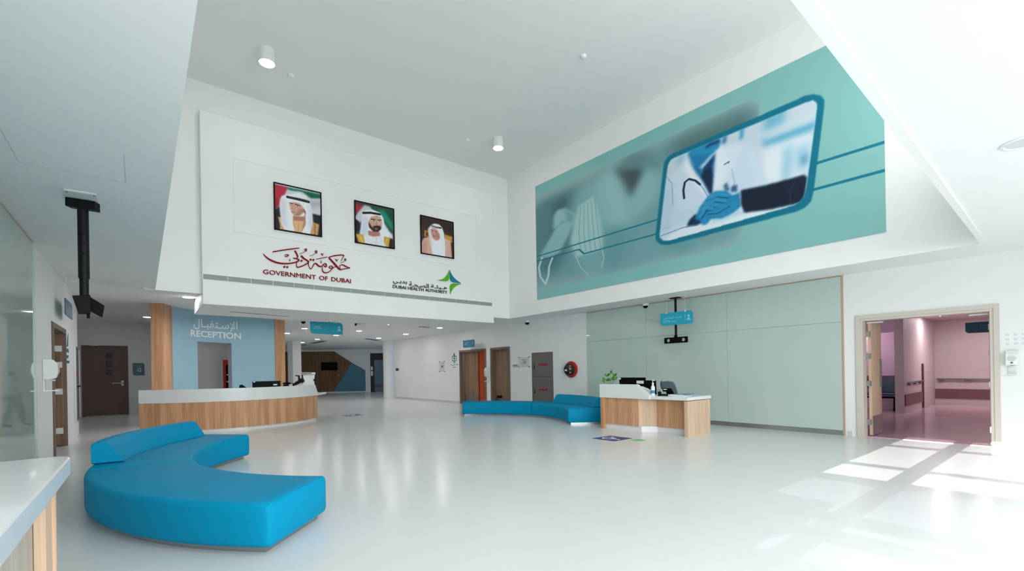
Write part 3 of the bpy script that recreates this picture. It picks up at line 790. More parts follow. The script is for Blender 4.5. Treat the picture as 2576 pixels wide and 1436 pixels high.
def text_h(body, O, xdir, h, T, bold=0.0, Z=Vector((0, 0, 1)), squeeze=1.0, maxw=None):
    uv, fs, asp = glyphs(body, bold=bold); O = Vector(O); w = asp*h*squeeze
    if maxw and w > maxw: w = maxw
    xd = Vector(xdir).normalized()
    return solidify(uv, fs, lambda u, v: O + xd*(w*u) + Z*(h*v), Vector(T)), w
AR_RECEPTION = '\uFEDD\uFE8E\u0640\uFE92\uFED8\uFE98\u0640\uFEB3\uFEF9\uFE8D'
AR_RECEPTION2 = '\uFEDD\uFE8E\uFE92\uFED8\uFE98\uFEB3\uFEFB\uFE8D'
AR_HEALTH = '\uFEF2\u0640\uFE91\uFEAA\uFE91 \uFE94\u0640\uFEA4\u0640\uFEBC\uFEDF\uFE8D \uFE94\u0640\uFE8C\uFEF4\u0640\uFEEB'
AR_CLINICS = '\uFE94\uFEF4\uFE9F\uFEAD\uFE8E\uFEA8\uFEDF\uFE8D \uFE95\uFE8D\uFEA9\uFE8E\uFEF4\uFECC\uFEDF\uFE8D - ' + AR_RECEPTION2
AR_XRAY = '\uFE94\uFEF4\uFEE8\uFEF4\uFEB4\uFEDF\uFE8D \uFE94\uFECC\uFEB7\uFEF7\uFE8D'
AR_WAITING = '\uFEAD\uFE8E\uFEC8\uFE98\uFEE7\uFEFB\uFE8D'

# word RECEPTION on the curved wall
def wall_text(body, pxl, pxr, ybl, ytl, bold):
    sL, zL = wall_s(pxl, ybl); sR, _ = wall_s(pxr, ybl); _, zT = wall_s(pxl, ytl)
    uv, fs, _ = glyphs(body, bold=bold)
    return solidify(uv, fs, lambda u, v: wpt(sL + (sR-sL)*u, WR-.022) + Vector((0, 0, zL + (zT-zL)*v)), lambda u, v: wpt(sL + (sR-sL)*u, WR-.022) - wpt(sL + (sR-sL)*u, WR-.002))
t = thing('wall_lettering', 'white lettering RECEPTION in two scripts on the grey-blue wall', 'lettering', tuple(wpt(.45)))
part('latin_letters', wall_text('RECEPTION', 480.5, 607.5, 846, 829, .025), M['text_white'], t)
part('arabic_letters', wall_text(AR_RECEPTION, 488, 599, 829.5, 800, .012), M['text_white'], t)

# crimson calligraphy and name on the raised panel
PF = PY - .002
def g8(x, y): return at_y(650 + x/10.304, 610 + y/10.304, PF)
def catmull(P, n=6):
    if len(P) < 3: return P
    out = []; Q = [P[0]] + list(P) + [P[-1]]
    for i in range(1, len(Q)-2):
        for k in range(n):
            t_ = k/n; r = []
            for c in range(len(P[0])):
                a, b_, c_, d_ = Q[i-1][c], Q[i][c], Q[i+1][c], Q[i+2][c]
                r.append(.5*((2*b_) + (-a+c_)*t_ + (2*a-5*b_+4*c_-d_)*t_*t_ + (-a+3*b_-3*c_+d_)*t_**3))
            out.append(tuple(r))
    out.append(tuple(P[-1])); return out
def stroke(mb, P, fn, T, smooth=True):
    """pen stroke: (x, y, width) in drawing units -> thick ribbon"""
    Q = catmull(P) if smooth else P
    L = []; Rr = []
    for i, q in enumerate(Q):
        a = Q[max(0, i-1)]; c = Q[min(len(Q)-1, i+1)]
        dx, dy = c[0]-a[0], c[1]-a[1]; l = math.hypot(dx, dy) or 1
        nx, ny = -dy/l*q[2]/2, dx/l*q[2]/2
        L.append(fn(q[0]+nx, q[1]+ny)); Rr.append(fn(q[0]-nx, q[1]-ny))
    rings = [[L[i], Rr[i], Rr[i]+T, L[i]+T] for i in range(len(Q))]
    return mb.sweep(rings)
TT = Vector((0, -.03, 0))
b = MB()
strokes = [
 [(120,290,6),(190,370,26),(300,450,38),(450,515,42),(600,545,38),(750,548,34),(900,530,32),(1000,500,34),(1045,460,32),(1000,425,26),(900,405,22)],   # long tail
 [(940,215,34),(985,290,36),(1012,360,34),(1005,400,20),(960,410,14)],                        # upright
 [(365,245,24),(600,205,26),(840,172,26),(1055,145,20)],                                      # long bar
 [(680,365,16),(740,362,20),(775,335,26),(745,318,22),(675,325,14)],
 [(818,420,8),(805,450,10),(808,475,12),(830,478,10)],
 [(1060,292,5),(1130,275,8),(1215,225,14),(1248,190,18),(1225,162,14),(1195,185,12),(1250,225,16)],
 [(1325,350,5),(1400,330,8),(1480,280,12),(1515,240,16),(1490,212,14),(1462,235,12),(1520,280,16)],
 [(1105,345,44),(1180,420,38),(1270,475,34),(1290,520,34),(1180,590,30),(1060,635,28),(1000,640,24),(985,590,14),(990,525,10)],
 [(1290,500,16),(1300,600,12),(1330,670,14),(1370,680,16),(1410,610,20),(1450,550,28),(1500,555,34),(1560,610,34),(1630,622,28),(1690,560,24),(1735,550,24),(1760,600,30),(1730,635,24),(1690,590,14)],
 [(1490,435,12),(1640,405,16),(1780,378,16)],
 [(1615,285,14),(1645,310,14),(1655,345,8)], [(1690,285,12),(1668,300,10),(1655,345,8)],
 [(1630,465,8),(1615,500,10),(1625,525,14),(1645,518,8)],
 [(1655,635,12),(1650,700,16),(1670,755,24),(1730,785,26),(1820,765,22),(1895,700,18),(1920,650,22),(1890,610,20),(1840,620,20),(1835,655,20),(1900,670,18),(1975,640,16),(1995,600,12)],
 [(2140,475,8),(2180,400,10),(2210,340,18),(2140,325,24),(2000,340,26),(1860,370,24),(1830,400,30),(1900,480,40),(2000,590,44),(2080,680,38),(2130,700,26),(2250,680,20),(2370,660,22)],
 [(2370,660,14),(2260,620,24),(2180,580,22),(2110,595,16),(2105,640,10),(2125,730,6)],
 [(1985,432,14),(2015,460,14),(2028,495,8)], [(2065,432,12),(2042,450,10),(2028,495,8)],
 [(2120,528,5),(2190,505,8),(2250,465,12),(2262,430,14),(2235,422,10),(2228,445,10),(2270,470,12)],
]
for s_ in strokes: stroke(b, s_, g8, TT)
for (x, y) in ((670, 633), (745, 640), (1115, 475), (1350, 447), (1420, 452)):
    b.extrude([g8(x-34, y), g8(x, y-30), g8(x+34, y), g8(x, y+32)], TT)
t = thing('wall_lettering', 'crimson calligraphy and name of the government on the raised panel', 'lettering', (3.2, PY-.02, 4.0))
part('calligraphy', b, M['red'], t)
o = at_y(661.5, 688.5, PF); r_ = at_y(881.5, 712.5, PF)
o = at_y(662, 689, PF); zt_ = at_y(662, 677.5, PF).z
for word, pa, pb in (('GOVERNMENT', 662, 794.2), ('OF', 802.5, 824), ('DUBAI', 833, 882)):
    xa, xb = at_y(pa, 700, PF).x, at_y(pb, 705, PF).x
    part('word', text_mb(word, (xa, PF-.03, o.z), (xb - xa, 0, 0), (0, 0, zt_-o.z), (0, -.03, 0), 0), M['red'], t)

# health authority sign with the four-pointed emblem
def h7(x, y): return at_y(980 + x/12.88, 670 + y/12.88, PF)
t = thing('wall_lettering', 'black lettering of the health authority with a green and blue star', 'lettering', (7.6, PY-.02, 3.9))
o = h7(100, 700); w_ = h7(1868, 900).x - o.x
zz_ = h7(100, 600).z - o.z
for word, pa, pb in (('DUBAI', 100, 530), ('HEALTH', 590, 1100), ('AUTHORITY', 1150, 1868)):
    xa, xb = h7(pa, 750).x, h7(pb, 850).x
    part('word', text_mb(word, (xa, PF-.02, o.z), (xb - xa, 0, 0), (0, 0, zz_), (0, -.02, 0), .01), M['ink'], t)
A1 = AR_HEALTH.split(' ')
for word, pa, pb, ya, yb in ((A1[0], 105, 560, 575, 470), (A1[1], 630, 1265, 600, 505), (A1[2], 1330, 1868, 705, 570)):
    q0, q1, q2 = h7(pa, ya if pa < 600 else (ya - 25)), h7(pb, ya + 20), h7(pa, yb - 40)
    xa, xb = q0.x, q1.x; z0 = o2z0 = h7(105, 580).z
    part('arabic_word', text_mb(word, (xa, PF-.02, z0), (xb - xa, 0, 0), (0, 0, h7(105, 432).z - z0), (0, -.02, 0), .006), M['ink'], t)
def curve_poly(segs):
    pts = []
    for s_ in segs: pts += [p[:2] for p in catmull([(x, y, 0) for x, y in s_], 6)][:-1]
    return [h7(x, y) for x, y in pts]
TE = Vector((0, -.03, 0))
g1 = curve_poly([[(1918,125),(1880,230),(1790,350),(1680,420),(1540,452)], [(1540,452),(1680,470),(1800,480),(1880,465),(1918,400)], [(1918,400),(1920,260),(1918,125)]])
g2 = curve_poly([[(2310,575),(2190,610),(2080,690),(2000,800),(1965,905)], [(1965,905),(1950,780),(1948,650),(1985,575),(2060,555)], [(2060,555),(2190,560),(2310,575)]])
g3 = curve_poly([[(1945,125),(1990,240),(2080,370),(2190,470),(2310,550)], [(2310,550),(2180,535),(2050,520),(1975,470),(1945,380)], [(1945,380),(1942,260),(1945,125)]])
part('emblem_point', MB().extrude(g1, TE), M['green'], t, label='green emblem point')
part('emblem_point', MB().extrude(g2, TE), M['green'], t, label='green emblem point')
part('emblem_point', MB().extrude(g3, TE), M['emblem_blue'], t, label='blue emblem point')

# linear air grille along the panel
t = thing('air_grille', 'long slim grey air grille under the lettering on the raised panel', 'grille', (5.4, PY-.01, 3.80))
zg0, zg1 = 3.775, 3.895
gx0, gx1 = at_y(510.5, 690, PF).x, at_y(1238, 768, PF).x
n = 17
for k in range(n):
    xa = gx0 + (gx1-gx0)*k/n + .006; xb = gx0 + (gx1-gx0)*(k+1)/n - .006
    b = MB().box((xa, PF-.004, zg0), (xb, PF-.001, zg1))
    s_ = part('grille_section', b, M['vent_dark'], t)
    b = MB()
    for j in range(5): b.box((xa, PF-.012, zg0 + .001 + j*.027), (xb, PF-.004, zg0 + .013 + j*.027))
    for j in range(19): 
        xj = xa + (xb-xa)*(j+.5)/19; b.box((xj-.003, PF-.010, zg0), (xj+.003, PF-.004, zg1))
    part('blade', b, M['vent'], s_)
fr = MB().box((gx0-.01, PF-.008, zg1), (gx1+.01, PF-.0, zg1+.012)).box((gx0-.01, PF-.008, zg0-.012), (gx1+.01, PF, zg0))
part('grille_frame', fr, M['white'], t)

# ---- printed pictures: a fine grid whose ink is painted per point
class Print:
    def __init__(s, cols, rows, P00, U, V, ucoord=None, k=1.0):
        """cols x rows grid over P00 + U*u + V*v ; ucoord maps column fraction to u"""
        s.k = k; s.nu, s.nv = cols, rows; s.P, s.U, s.V = Vector(P00), Vector(U), Vector(V)
        s.c = np.array([ucoord(i/(cols-1)) for i in range(cols)]) if ucoord else np.linspace(0, 1, cols)
        s.r = np.linspace(0, 1, rows); s.img = np.zeros((rows, cols, 3))
    def uv(s, p):
        d = Vector(p) - s.P; return d.dot(s.U)/s.U.length_squared, d.dot(s.V)/s.V.length_squared
    def pix(s, pts):
        out = []
        for p in pts:
            u, v = s.uv(p)
            if s.c[0] < s.c[-1]: i = np.interp(u, s.c, np.arange(s.nu)) if 0 <= u <= 1 else (u*(s.nu-1) if u < 0 else s.nu-1 + (u-1)*s.nu)
            out.append((i, v*(s.nv-1)))
        return np.array(out)
    def cover(s, pts, soft):
        q = s.pix(pts); X, Y = np.meshgrid(np.arange(s.nu), np.arange(s.nv)); ins = np.zeros(X.shape, bool)
        n = len(q)
        for i in range(n):
            x0, y0 = q[i]; x1, y1 = q[(i+1) % n]
            if y0 == y1: continue
            c = ((y0 > Y) != (y1 > Y)) & (X < (x1-x0)*(Y-y0)/(y1-y0) + x0)
            ins ^= c
        return s.blur(ins.astype(float), soft if soft <= 1 else soft*s.k)
    def blur(s, a, r):
        r = int(round(r))
        if r < 1: return a
        for _ in range(2):
            for ax in (0, 1):
                p = np.pad(a, [(r+1, r) if k == ax else (0, 0) for k in (0, 1)], mode='edge'); cs = np.cumsum(p, axis=ax)
                a = (np.take(cs, range(2*r+1, cs.shape[ax]), axis=ax) - np.take(cs, range(0, cs.shape[ax]-2*r-1), axis=ax))/(2*r+1)
        return a
    def fill(s, pts, rgb, soft=1, alpha=1.0, clip=None):
        m = s.cover(pts, soft)*alpha
        if clip is not None: m = m*clip
        s.img = s.img*(1-m[..., None]) + np.array(rgb, float)*m[..., None]
    def line(s, pts, w, rgb, soft=1, alpha=1.0, clip=None):
        """poly-line of pixel width w"""
        q = s.pix(pts); X, Y = np.meshgrid(np.arange(s.nu), np.arange(s.nv)); d = np.full(X.shape, 1e9)
        for i in range(len(q)-1):
            ax, ay = q[i]; bx_, by = q[i+1]; vx, vy = bx_-ax, by-ay; l = vx*vx+vy*vy or 1
            t_ = np.clip(((X-ax)*vx + (Y-ay)*vy)/l, 0, 1); d = np.minimum(d, np.hypot(X-ax-t_*vx, Y-ay-t_*vy))
        m = np.clip((w*(s.k if s.nu > 300 else 1.6)/2 - d)/max(.5, soft) + .5, 0, 1)*alpha
        if clip is not None: m = m*clip
        s.img = s.img*(1-m[..., None]) + np.array(rgb, float)*m[..., None]
    def build(s, name, mt, parent, thick):
        U, V, T = s.U, s.V, Vector(thick); vs = []
        for j in range(s.nv):
            for i in range(s.nu): vs.append(s.P + U*float(s.c[i]) + V*float(s.r[j]))
        fs = [(j*s.nu+i, j*s.nu+i+1, (j+1)*s.nu+i+1, (j+1)*s.nu+i) for j in range(s.nv-1) for i in range(s.nu-1)]
        if U.cross(V).dot(T) > 0: fs = [f[::-1] for f in fs]
        n = len(vs); k = [0, s.nu-1, s.nu*s.nv-1, s.nu*(s.nv-1)]
        bv = [vs[i] + T for i in k]; vs += bv
        edge = [list(range(s.nu)), [j*s.nu + s.nu-1 for j in range(s.nv)], [(s.nv-1)*s.nu + i for i in range(s.nu-1, -1, -1)], [j*s.nu for j in range(s.nv-1, -1, -1)]]
        for q in range(4): fs.append(tuple(edge[q][::-1]) + (n + q, n + (q+1) % 4))
        fs.append((n, n+1, n+2, n+3))
        mb = MB(); mb.v = vs; mb.f = fs
        o = part(name, mb, mt, parent, fix=False)
        a = o.data.attributes.new('Col', 'FLOAT_COLOR', 'POINT')
        col = s.img.reshape(-1, 3)/255.0; col = np.where(col <= .04045, col/12.92, ((np.clip(col, 0, 1)+.055)/1.055)**2.4)
        col = np.vstack([col, np.tile(np.array([[.3, .5, .55]]), (4, 1))]); col = np.hstack([col, np.ones((len(col), 1))])
        a.data.foreach_set('color', col.astype(np.float32).ravel())
        return o

# ---- mural
MX = WX1 - .012
def m8(x, y): return at_x(1340 + x/2.476, 200 + y/2.476, MX)
my0, my1, mz0, mz1 = 11.45, 2.10, 3.89, 7.74
_pa, _pb = project((MX, my0, 5.8))[0], project((MX, my1, 5.8))[0]
_tab = [(project((MX, my0 + (my1-my0)*k/400, 5.8))[0]-_pa)/(_pb-_pa) for k in range(401)]
mural = thing('wall_mural', 'large teal wall print of a doctor comforting a patient', 'mural', (MX, (my0+my1)/2, mz0))
P = Print(690, 360, (MX-.012, my0, mz0), (0, my1-my0, 0), (0, 0, mz1-mz0), lambda f: float(np.interp(f, _tab, np.linspace(0, 1, 401))), k=1.45)
P.img[:] = (130, 186, 184)
def mp(*pts): return [m8(x, y) for x, y in pts]
# pale back photograph
big = mp((10,738),(400,565),(900,335),(1310,148),(1370,130),(1410,150),(1416,180),(1370,520),(1312,935),(1290,990),(1250,1030),(1200,1048),(600,1180),(30,1312))
bc = P.cover(big, 1)
P.fill(big, (150, 178, 180), 1)
P.fill(mp((30,770),(900,360),(1330,170),(1390,190),(1300,930),(1240,1010),(40,1280)), (112, 160, 166), 10, clip=bc)
P.fill(mp((860,400),(1330,190),(1395,200),(1380,330),(1200,400),(880,520)), (82, 112, 112), 14, clip=bc)
P.fill(mp((30,790),(330,660),(300,820),(140,1180),(40,1230)), (52, 96, 104), 12, .9, clip=bc)
P.fill(mp((60,790),(130,760),(120,1120),(60,1180)), (112, 158, 164), 8, .6, clip=bc)
P.fill(mp((180,760),(260,730),(230,1000),(170,1080)), (58, 88, 96), 8, .6, clip=bc)
# white coat, sleeve and shirt opening
P.fill(mp((220,790),(270,680),(360,640),(520,540),(620,660),(620,900),(560,1080),(500,1220),(330,1210),(250,1010)), (128, 178, 182), 10, .9, clip=bc)
P.fill(mp((430,600),(520,545),(610,740),(600,930),(470,900),(410,720)), (158, 198, 200), 8, .7, clip=bc)
P.fill(mp((700,520),(790,520),(800,700),(640,900),(600,760),(660,640)), (146, 190, 192), 9, .8, clip=bc)
P.fill(mp((515,545),(590,560),(670,545),(690,570),(612,735)), (70, 86, 92), 5, .95, clip=bc)
P.fill(mp((690,470),(800,500),(815,560),(700,560)), (84, 130, 132), 7, .7, clip=bc)
P.fill(mp((560,480),(720,450),(700,500),(620,560),(560,545)), (80, 112, 116), 10, .7, clip=bc)
P.fill(mp((440,930),(600,910),(560,1180),(450,1200)), (84, 140, 148), 10, .6, clip=bc)
P.fill(mp((620,950),(760,900),(760,1130),(560,1190)), (116, 166, 172), 10, .8, clip=bc)
P.fill(mp((870,1010),(1000,990),(1000,1060),(860,1090)), (92, 150, 156), 10, .7, clip=bc)
# hand and face mask
P.fill(mp((130,860),(150,815),(200,800),(260,830),(272,860),(255,895),(215,900),(190,880),(150,930),(128,930)), (148, 190, 194), 2, clip=bc)
P.fill(mp((150,915),(200,880),(265,880),(230,960),(170,1080),(110,1105),(60,1115),(45,1100)), (142, 188, 192), 2, clip=bc)
P.fill(mp((200,815),(240,830),(262,862),(245,890),(215,885)), (108, 156, 162), 2, .8, clip=bc)
P.fill(mp((285,790),(380,725),(420,850),(440,1000),(430,1060),(330,1090),(270,1110),(235,1010)), (166, 204, 206), 2, clip=bc)
for dx in range(5): P.line(mp((300+22*dx,790-12*dx),(290+30*dx,950),(300+32*dx,1070)), 1.2, (122, 170, 174), 1, .8, clip=bc)
P.line(mp((60,1110),(40,1170),(50,1230),(82,1275),(100,1220),(105,1160),(125,1110)), 2.6, (196, 220, 222), 1, .95)
P.line(mp((270,1100),(300,1170),(350,1220)), 1.5, (176, 208, 210), 1, .8, clip=bc)
P.line(mp((432,1050),(445,1110),(430,1170)), 1.5, (176, 208, 210), 1, .8, clip=bc)
# thin double line
for pts in (((30,1102),(780,872)), ((30,1132),(290,1058),(322,1085),(770,963)), ((1765,524),(2190,392)), ((1740,690),(2196,566))):
    P.line(mp(*pts), 2.4 if pts[0][0] < 1000 else 3.6, (8, 116, 140), 1)
# framed photograph
outer = mp((815,560),(822,515),(845,480),(880,460),(1700,102),(1750,92),(1795,102),(1818,130),(1818,160),(1752,690),(1735,760),(1695,800),(1640,825),(850,1030),(800,1028),(770,1005),(766,975))
inner = mp((838,570),(845,530),(862,500),(890,485),(1700,145),(1745,130),(1770,145),(1774,170),(1706,670),(1690,730),(1660,765),(1620,785),(850,1003),(815,1003),(795,985),(793,960))
P.fill(outer, (0, 112, 138), 1)
ic = P.cover(inner, 1)
P.fill(inner, (196, 212, 224), 1)
def I(pts, rgb, soft=2, a=1.0): P.fill(mp(*pts), rgb, soft, a, clip=ic)
I([(1430,400),(1760,260),(1700,690),(1400,700)], (214, 226, 236), 8)
I([(1440,230),(1580,180),(1570,270),(1440,330)], (96, 176, 206), 5, .8)
I([(1430,370),(1765,250),(1760,310),(1440,420)], (66, 160, 198), 4, .9)
I([(1450,340),(1760,215),(1760,255),(1450,385)], (206, 220, 230), 4, .8)
I([(1560,430),(1620,410),(1600,640),(1550,640)], (120, 186, 214), 6, .8)
I([(1450,470),(1550,440),(1530,640),(1430,640)], (228, 236, 242), 6, .9)
I([(1650,430),(1720,400),(1710,560),(1650,560)], (120, 182, 210), 6, .8)
I([(1680,480),(1712,470),(1705,520),(1680,525)], (40, 110, 160), 4, .8)
I([(1295,300),(1318,295),(1310,370),(1292,375)], (40, 140, 190), 2, .9)
I([(1185,360),(1212,345),(1205,400),(1180,410)], (30, 110, 160), 2, .9)
I([(900,490),(950,465),(940,520),(900,530)], (130, 186, 210), 4, .8)
# doctor: coat, neck, chin, shirt, tie
I([(838,620),(920,560),(960,470),(1140,420),(1330,400),(1390,460),(1460,620),(1480,700),(1290,760),(1120,900),(800,985)], (202, 220, 236), 3)
I([(838,620),(870,680),(880,820),(870,930),(800,960)], (176, 202, 222), 4, .8)
I([(1140,430),(1300,405),(1250,560),(1170,700),(1130,700)], (216, 230, 242), 4, .9)
I([(970,470),(980,445),(1080,410),(1165,370),(1168,400),(1150,440),(1110,470),(1060,530),(1020,560),(985,510)], (22, 120, 172), 2)
I([(970,445),(1165,365),(1150,440),(1100,465),(1000,480)], (38, 140, 190), 2)
I([(1075,420),(1100,395),(1165,372),(1165,395),(1110,415),(1085,432)], (14, 70, 110), 1.5, .9)
I([(972,505),(1020,540),(1060,560),(1145,450),(1140,560),(1120,700),(1100,720),(1060,640),(1010,580)], (20, 104, 158), 2)
I([(1075,545),(1110,530),(1128,600),(1120,700),(1108,720),(1050,610)], (8, 40, 72), 1.5)
I([(1060,560),(1080,535),(1145,460),(1140,500),(1110,540),(1090,560)], (10, 60, 100), 1.5)
I([(960,480),(1000,560),(1070,660),(1110,740),(1085,740),(1000,640),(945,560)], (230, 238, 246), 2, .9)
I([(1140,440),(1180,430),(1220,500),(1190,540),(1210,560),(1150,690),(1125,690)], (226, 236, 245), 2, .9)
P.line(mp((1195,530),(1225,512),(1222,520)), 1.6, (40, 90, 130), 1, .9, clip=ic)
# stethoscope
P.line(mp((945,740),(940,690),(950,640),(975,620),(1015,630),(1045,655)), 3.0, (6, 40, 72), 1, clip=ic)
P.line(mp((1045,655),(1070,690),(1095,735)), 1.2, (70, 130, 170), 1, .8, clip=ic)
I([(860,820),(1060,790),(1100,830),(960,900),(870,900)], (190, 214, 232), 4, .8)
P.line(mp((838,610),(870,650),(875,780)), 1.2, (110, 160, 190), 2, .8, clip=ic)
P.line(mp((1240,560),(1260,640),(1245,700)), 1.2, (130, 176, 200), 2, .7, clip=ic)
I([(1190,660),(1210,640),(1230,690),(1200,700)], (24, 84, 120), 1.5, .8); I([(1240,665),(1275,655),(1275,700),(1235,700)], (20, 70, 104), 1.5, .8)
# table and papers
I([(800,1003),(960,910),(1300,810),(1640,760),(1660,790),(850,1010)], (224, 234, 242), 2)
I([(1120,880),(1300,815),(1400,800),(1200,870),(1100,900)], (160, 196, 220), 3, .8)
I([(1590,775),(1650,765),(1640,785),(1600,795)], (150, 198, 224), 2, .9)
P.line(mp((800,975),(930,925),(1030,905)), 1.2, (70, 110, 140), 1, .8, clip=ic)
for k in range(5): P.line(mp((812+12*k,932-4*k),(816+12*k,931-4*k)), 1.3, (150, 180, 200), 1, .8, clip=ic)
# dark sleeve and cuff, hands
I([(1298,690),(1450,660),(1600,620),(1690,595),(1712,610),(1690,760),(1640,775),(1480,810),(1320,830),(1300,780)], (10, 26, 48), 1.5)
P.line(mp((1640,625),(1600,700),(1610,770)), 1.5, (30, 60, 90), 2, .7, clip=ic)
I([(1285,800),(1298,790),(1308,822),(1290,820)], (206, 224, 238), 1)
hb = (26, 128, 178)
I([(960,915),(975,880),(1010,840),(1050,850),(1060,890),(1030,905)], (10, 40, 70), 1.5)
I([(1010,870),(1045,790),(1100,720),(1140,695),(1210,695),(1245,720),(1290,705),(1298,790),(1250,830),(1180,865),(1110,870),(1090,900),(1060,905),(1040,880)], hb, 1.5)
for q in (((1100,735),(1150,715),(1215,720)), ((1075,775),(1140,745),(1205,755)), ((1055,810),(1110,775),(1165,785)), ((1045,850),(1080,800),(1120,800))):
    P.line(mp(*q), 4.4, (52, 152, 196), 2, .8, clip=ic)
    P.line([m8(x+6, y+19) for x, y in q], 1.4, (8, 70, 112), 1, .8, clip=ic)
I([(1090,830),(1150,790),(1240,740),(1285,750),(1280,800),(1200,850),(1110,850)], (34, 138, 186), 2, .9)
P.line(mp((1095,840),(1150,835),(1230,790)), 1.4, (8, 70, 112), 1, .8, clip=ic)
I([(1060,870),(1085,855),(1080,900),(1060,905)], (44, 148, 194), 1.5)
P.build('mural_print', M['mural'], mural, (.011, 0, 0))

# ---- three framed portraits
def f7(x, y): return at_y(660 + x/5.152, 440 + y/5.152, PY-.03)
def portrait(label, x0, x1, z0, z1, paint):
    t = thing('framed_portrait', label, 'picture', ((x0+x1)/2, PY-.02, z0), 'framed portraits on the raised panel')
    w = .028; y0 = PY-.045
    b = MB().box((x0, y0, z0), (x1, PY-.001, z0+w)).box((x0, y0, z1-w), (x1, PY-.001, z1)).box((x0, y0, z0+w), (x0+w, PY-.001, z1-w)).box((x1-w, y0, z0+w), (x1, PY-.001, z1-w))
    part('frame', b, M['black'], t)
    P = Print(210, 216, (x0+w, PY-.03, z0+w), (x1-x0-2*w, 0, 0), (0, 0, z1-z0-2*w), k=1.1)
    paint(P); P.build('portrait_print', M['print'], t, (0, .028, 0))
def fp(*pts): return [f7(x, y) for x, y in pts]
SKIN, SKIN2, SKIN3 = (206, 160, 142), (176, 124, 106), (232, 194, 178)
W1, W2, W3 = (232, 236, 242), (206, 210, 222), (178, 182, 198)
def paint1(P):
    P.img[:] = (196, 198, 206)
    P.fill(fp((130,110),(330,160),(300,240),(215,400),(140,460)), (188, 40, 62), 3)
    P.fill(fp((140,330),(230,300),(210,430),(140,470)), (140, 24, 40), 6, .8)
    P.fill(fp((320,160),(760,250),(760,310),(620,300),(520,220),(400,215),(340,195)), (20, 112, 84), 3)
    P.fill(fp((560,230),(760,270),(760,300),(640,300)), (10, 84, 62), 4, .7)
    P.fill(fp((330,200),(480,215),(560,260),(620,310),(760,310),(760,520),(560,460),(240,330)), (208, 210, 218), 4)
    P.fill(fp((600,330),(760,340),(760,400),(620,450)), (166, 166, 180), 7, .7)
    P.fill(fp((130,470),(240,400),(250,560),(220,730),(130,720)), (20, 18, 24), 3)
    P.fill(fp((640,500),(760,530),(760,830),(620,800)), (18, 16, 22), 3)
    P.fill(fp((200,540),(290,560),(330,740),(250,725)), (214, 164, 110), 2)
    P.fill(fp((650,610),(738,640),(715,810),(620,790)), (206, 156, 92), 2)
    for k in range(5): P.fill(fp((660+9*(k%2),640+30*k),(690+9*(k%2),640+30*k),(680,665+30*k)), (120, 84, 50), 1, .8)
    P.fill(fp((228,330),(250,270),(340,255),(480,230),(560,270),(600,330),(640,440),(655,600),(625,760),(600,790),(300,730),(250,640),(225,440)), W1, 2)
    P.fill(fp((228,330),(260,300),(310,330),(300,540),(330,700),(250,620)), W2, 6, .9)
    P.fill(fp((590,350),(640,440),(655,600),(630,720),(590,640),(600,500)), W2, 6, .8)
    P.fill(fp((395,530),(540,540),(560,480),(560,640),(500,760),(430,750),(400,640)), SKIN2, 2)
    P.fill(fp((400,590),(540,600),(500,780),(430,770)), (222, 178, 130), 2)
    P.line(fp((468,620),(465,770)), 1.3, (180, 136, 90), 1, .8)
    P.fill(fp((345,370),(400,350),(480,365),(525,410),(545,455),(520,500),(470,530),(420,530),(385,500),(360,440)), SKIN, 2)
    P.fill(fp((480,440),(545,440),(545,480),(470,535),(400,520),(440,500)), SKIN2, 3, .8)
    P.fill(fp((350,400),(390,390),(380,470),(365,450)), SKIN3, 3, .7)
    P.line(fp((355,362),(395,372)), 2.4, (50, 34, 30), 1); P.line(fp((425,378),(485,400)), 2.6, (50, 34, 30), 1)
    
    for ex, ey in ((374, 389), (455, 405)):
        P.line(fp((ex-11, ey), (ex+11, ey+3)), 2.6, (236, 226, 222), 1); P.line(fp((ex-2, ey+1), (ex+2, ey+2)), 2.6, (40, 28, 28), 1)
    P.line(fp((392,400),(378,440),(400,448)), 1.6, SKIN2, 1, .9); P.line(fp((385,478),(418,484)), 2.4, (176, 96, 96), 1)
    P.fill(fp((530,440),(560,470),(560,510),(540,480)), (70, 50, 46), 2, .8)
    P.line(fp((325,285),(420,305),(520,330),(600,350)), 7.5, (30, 28, 34), 1); P.line(fp((340,278),(470,300),(590,325)), 1.4, (90, 88, 96), 1, .8)
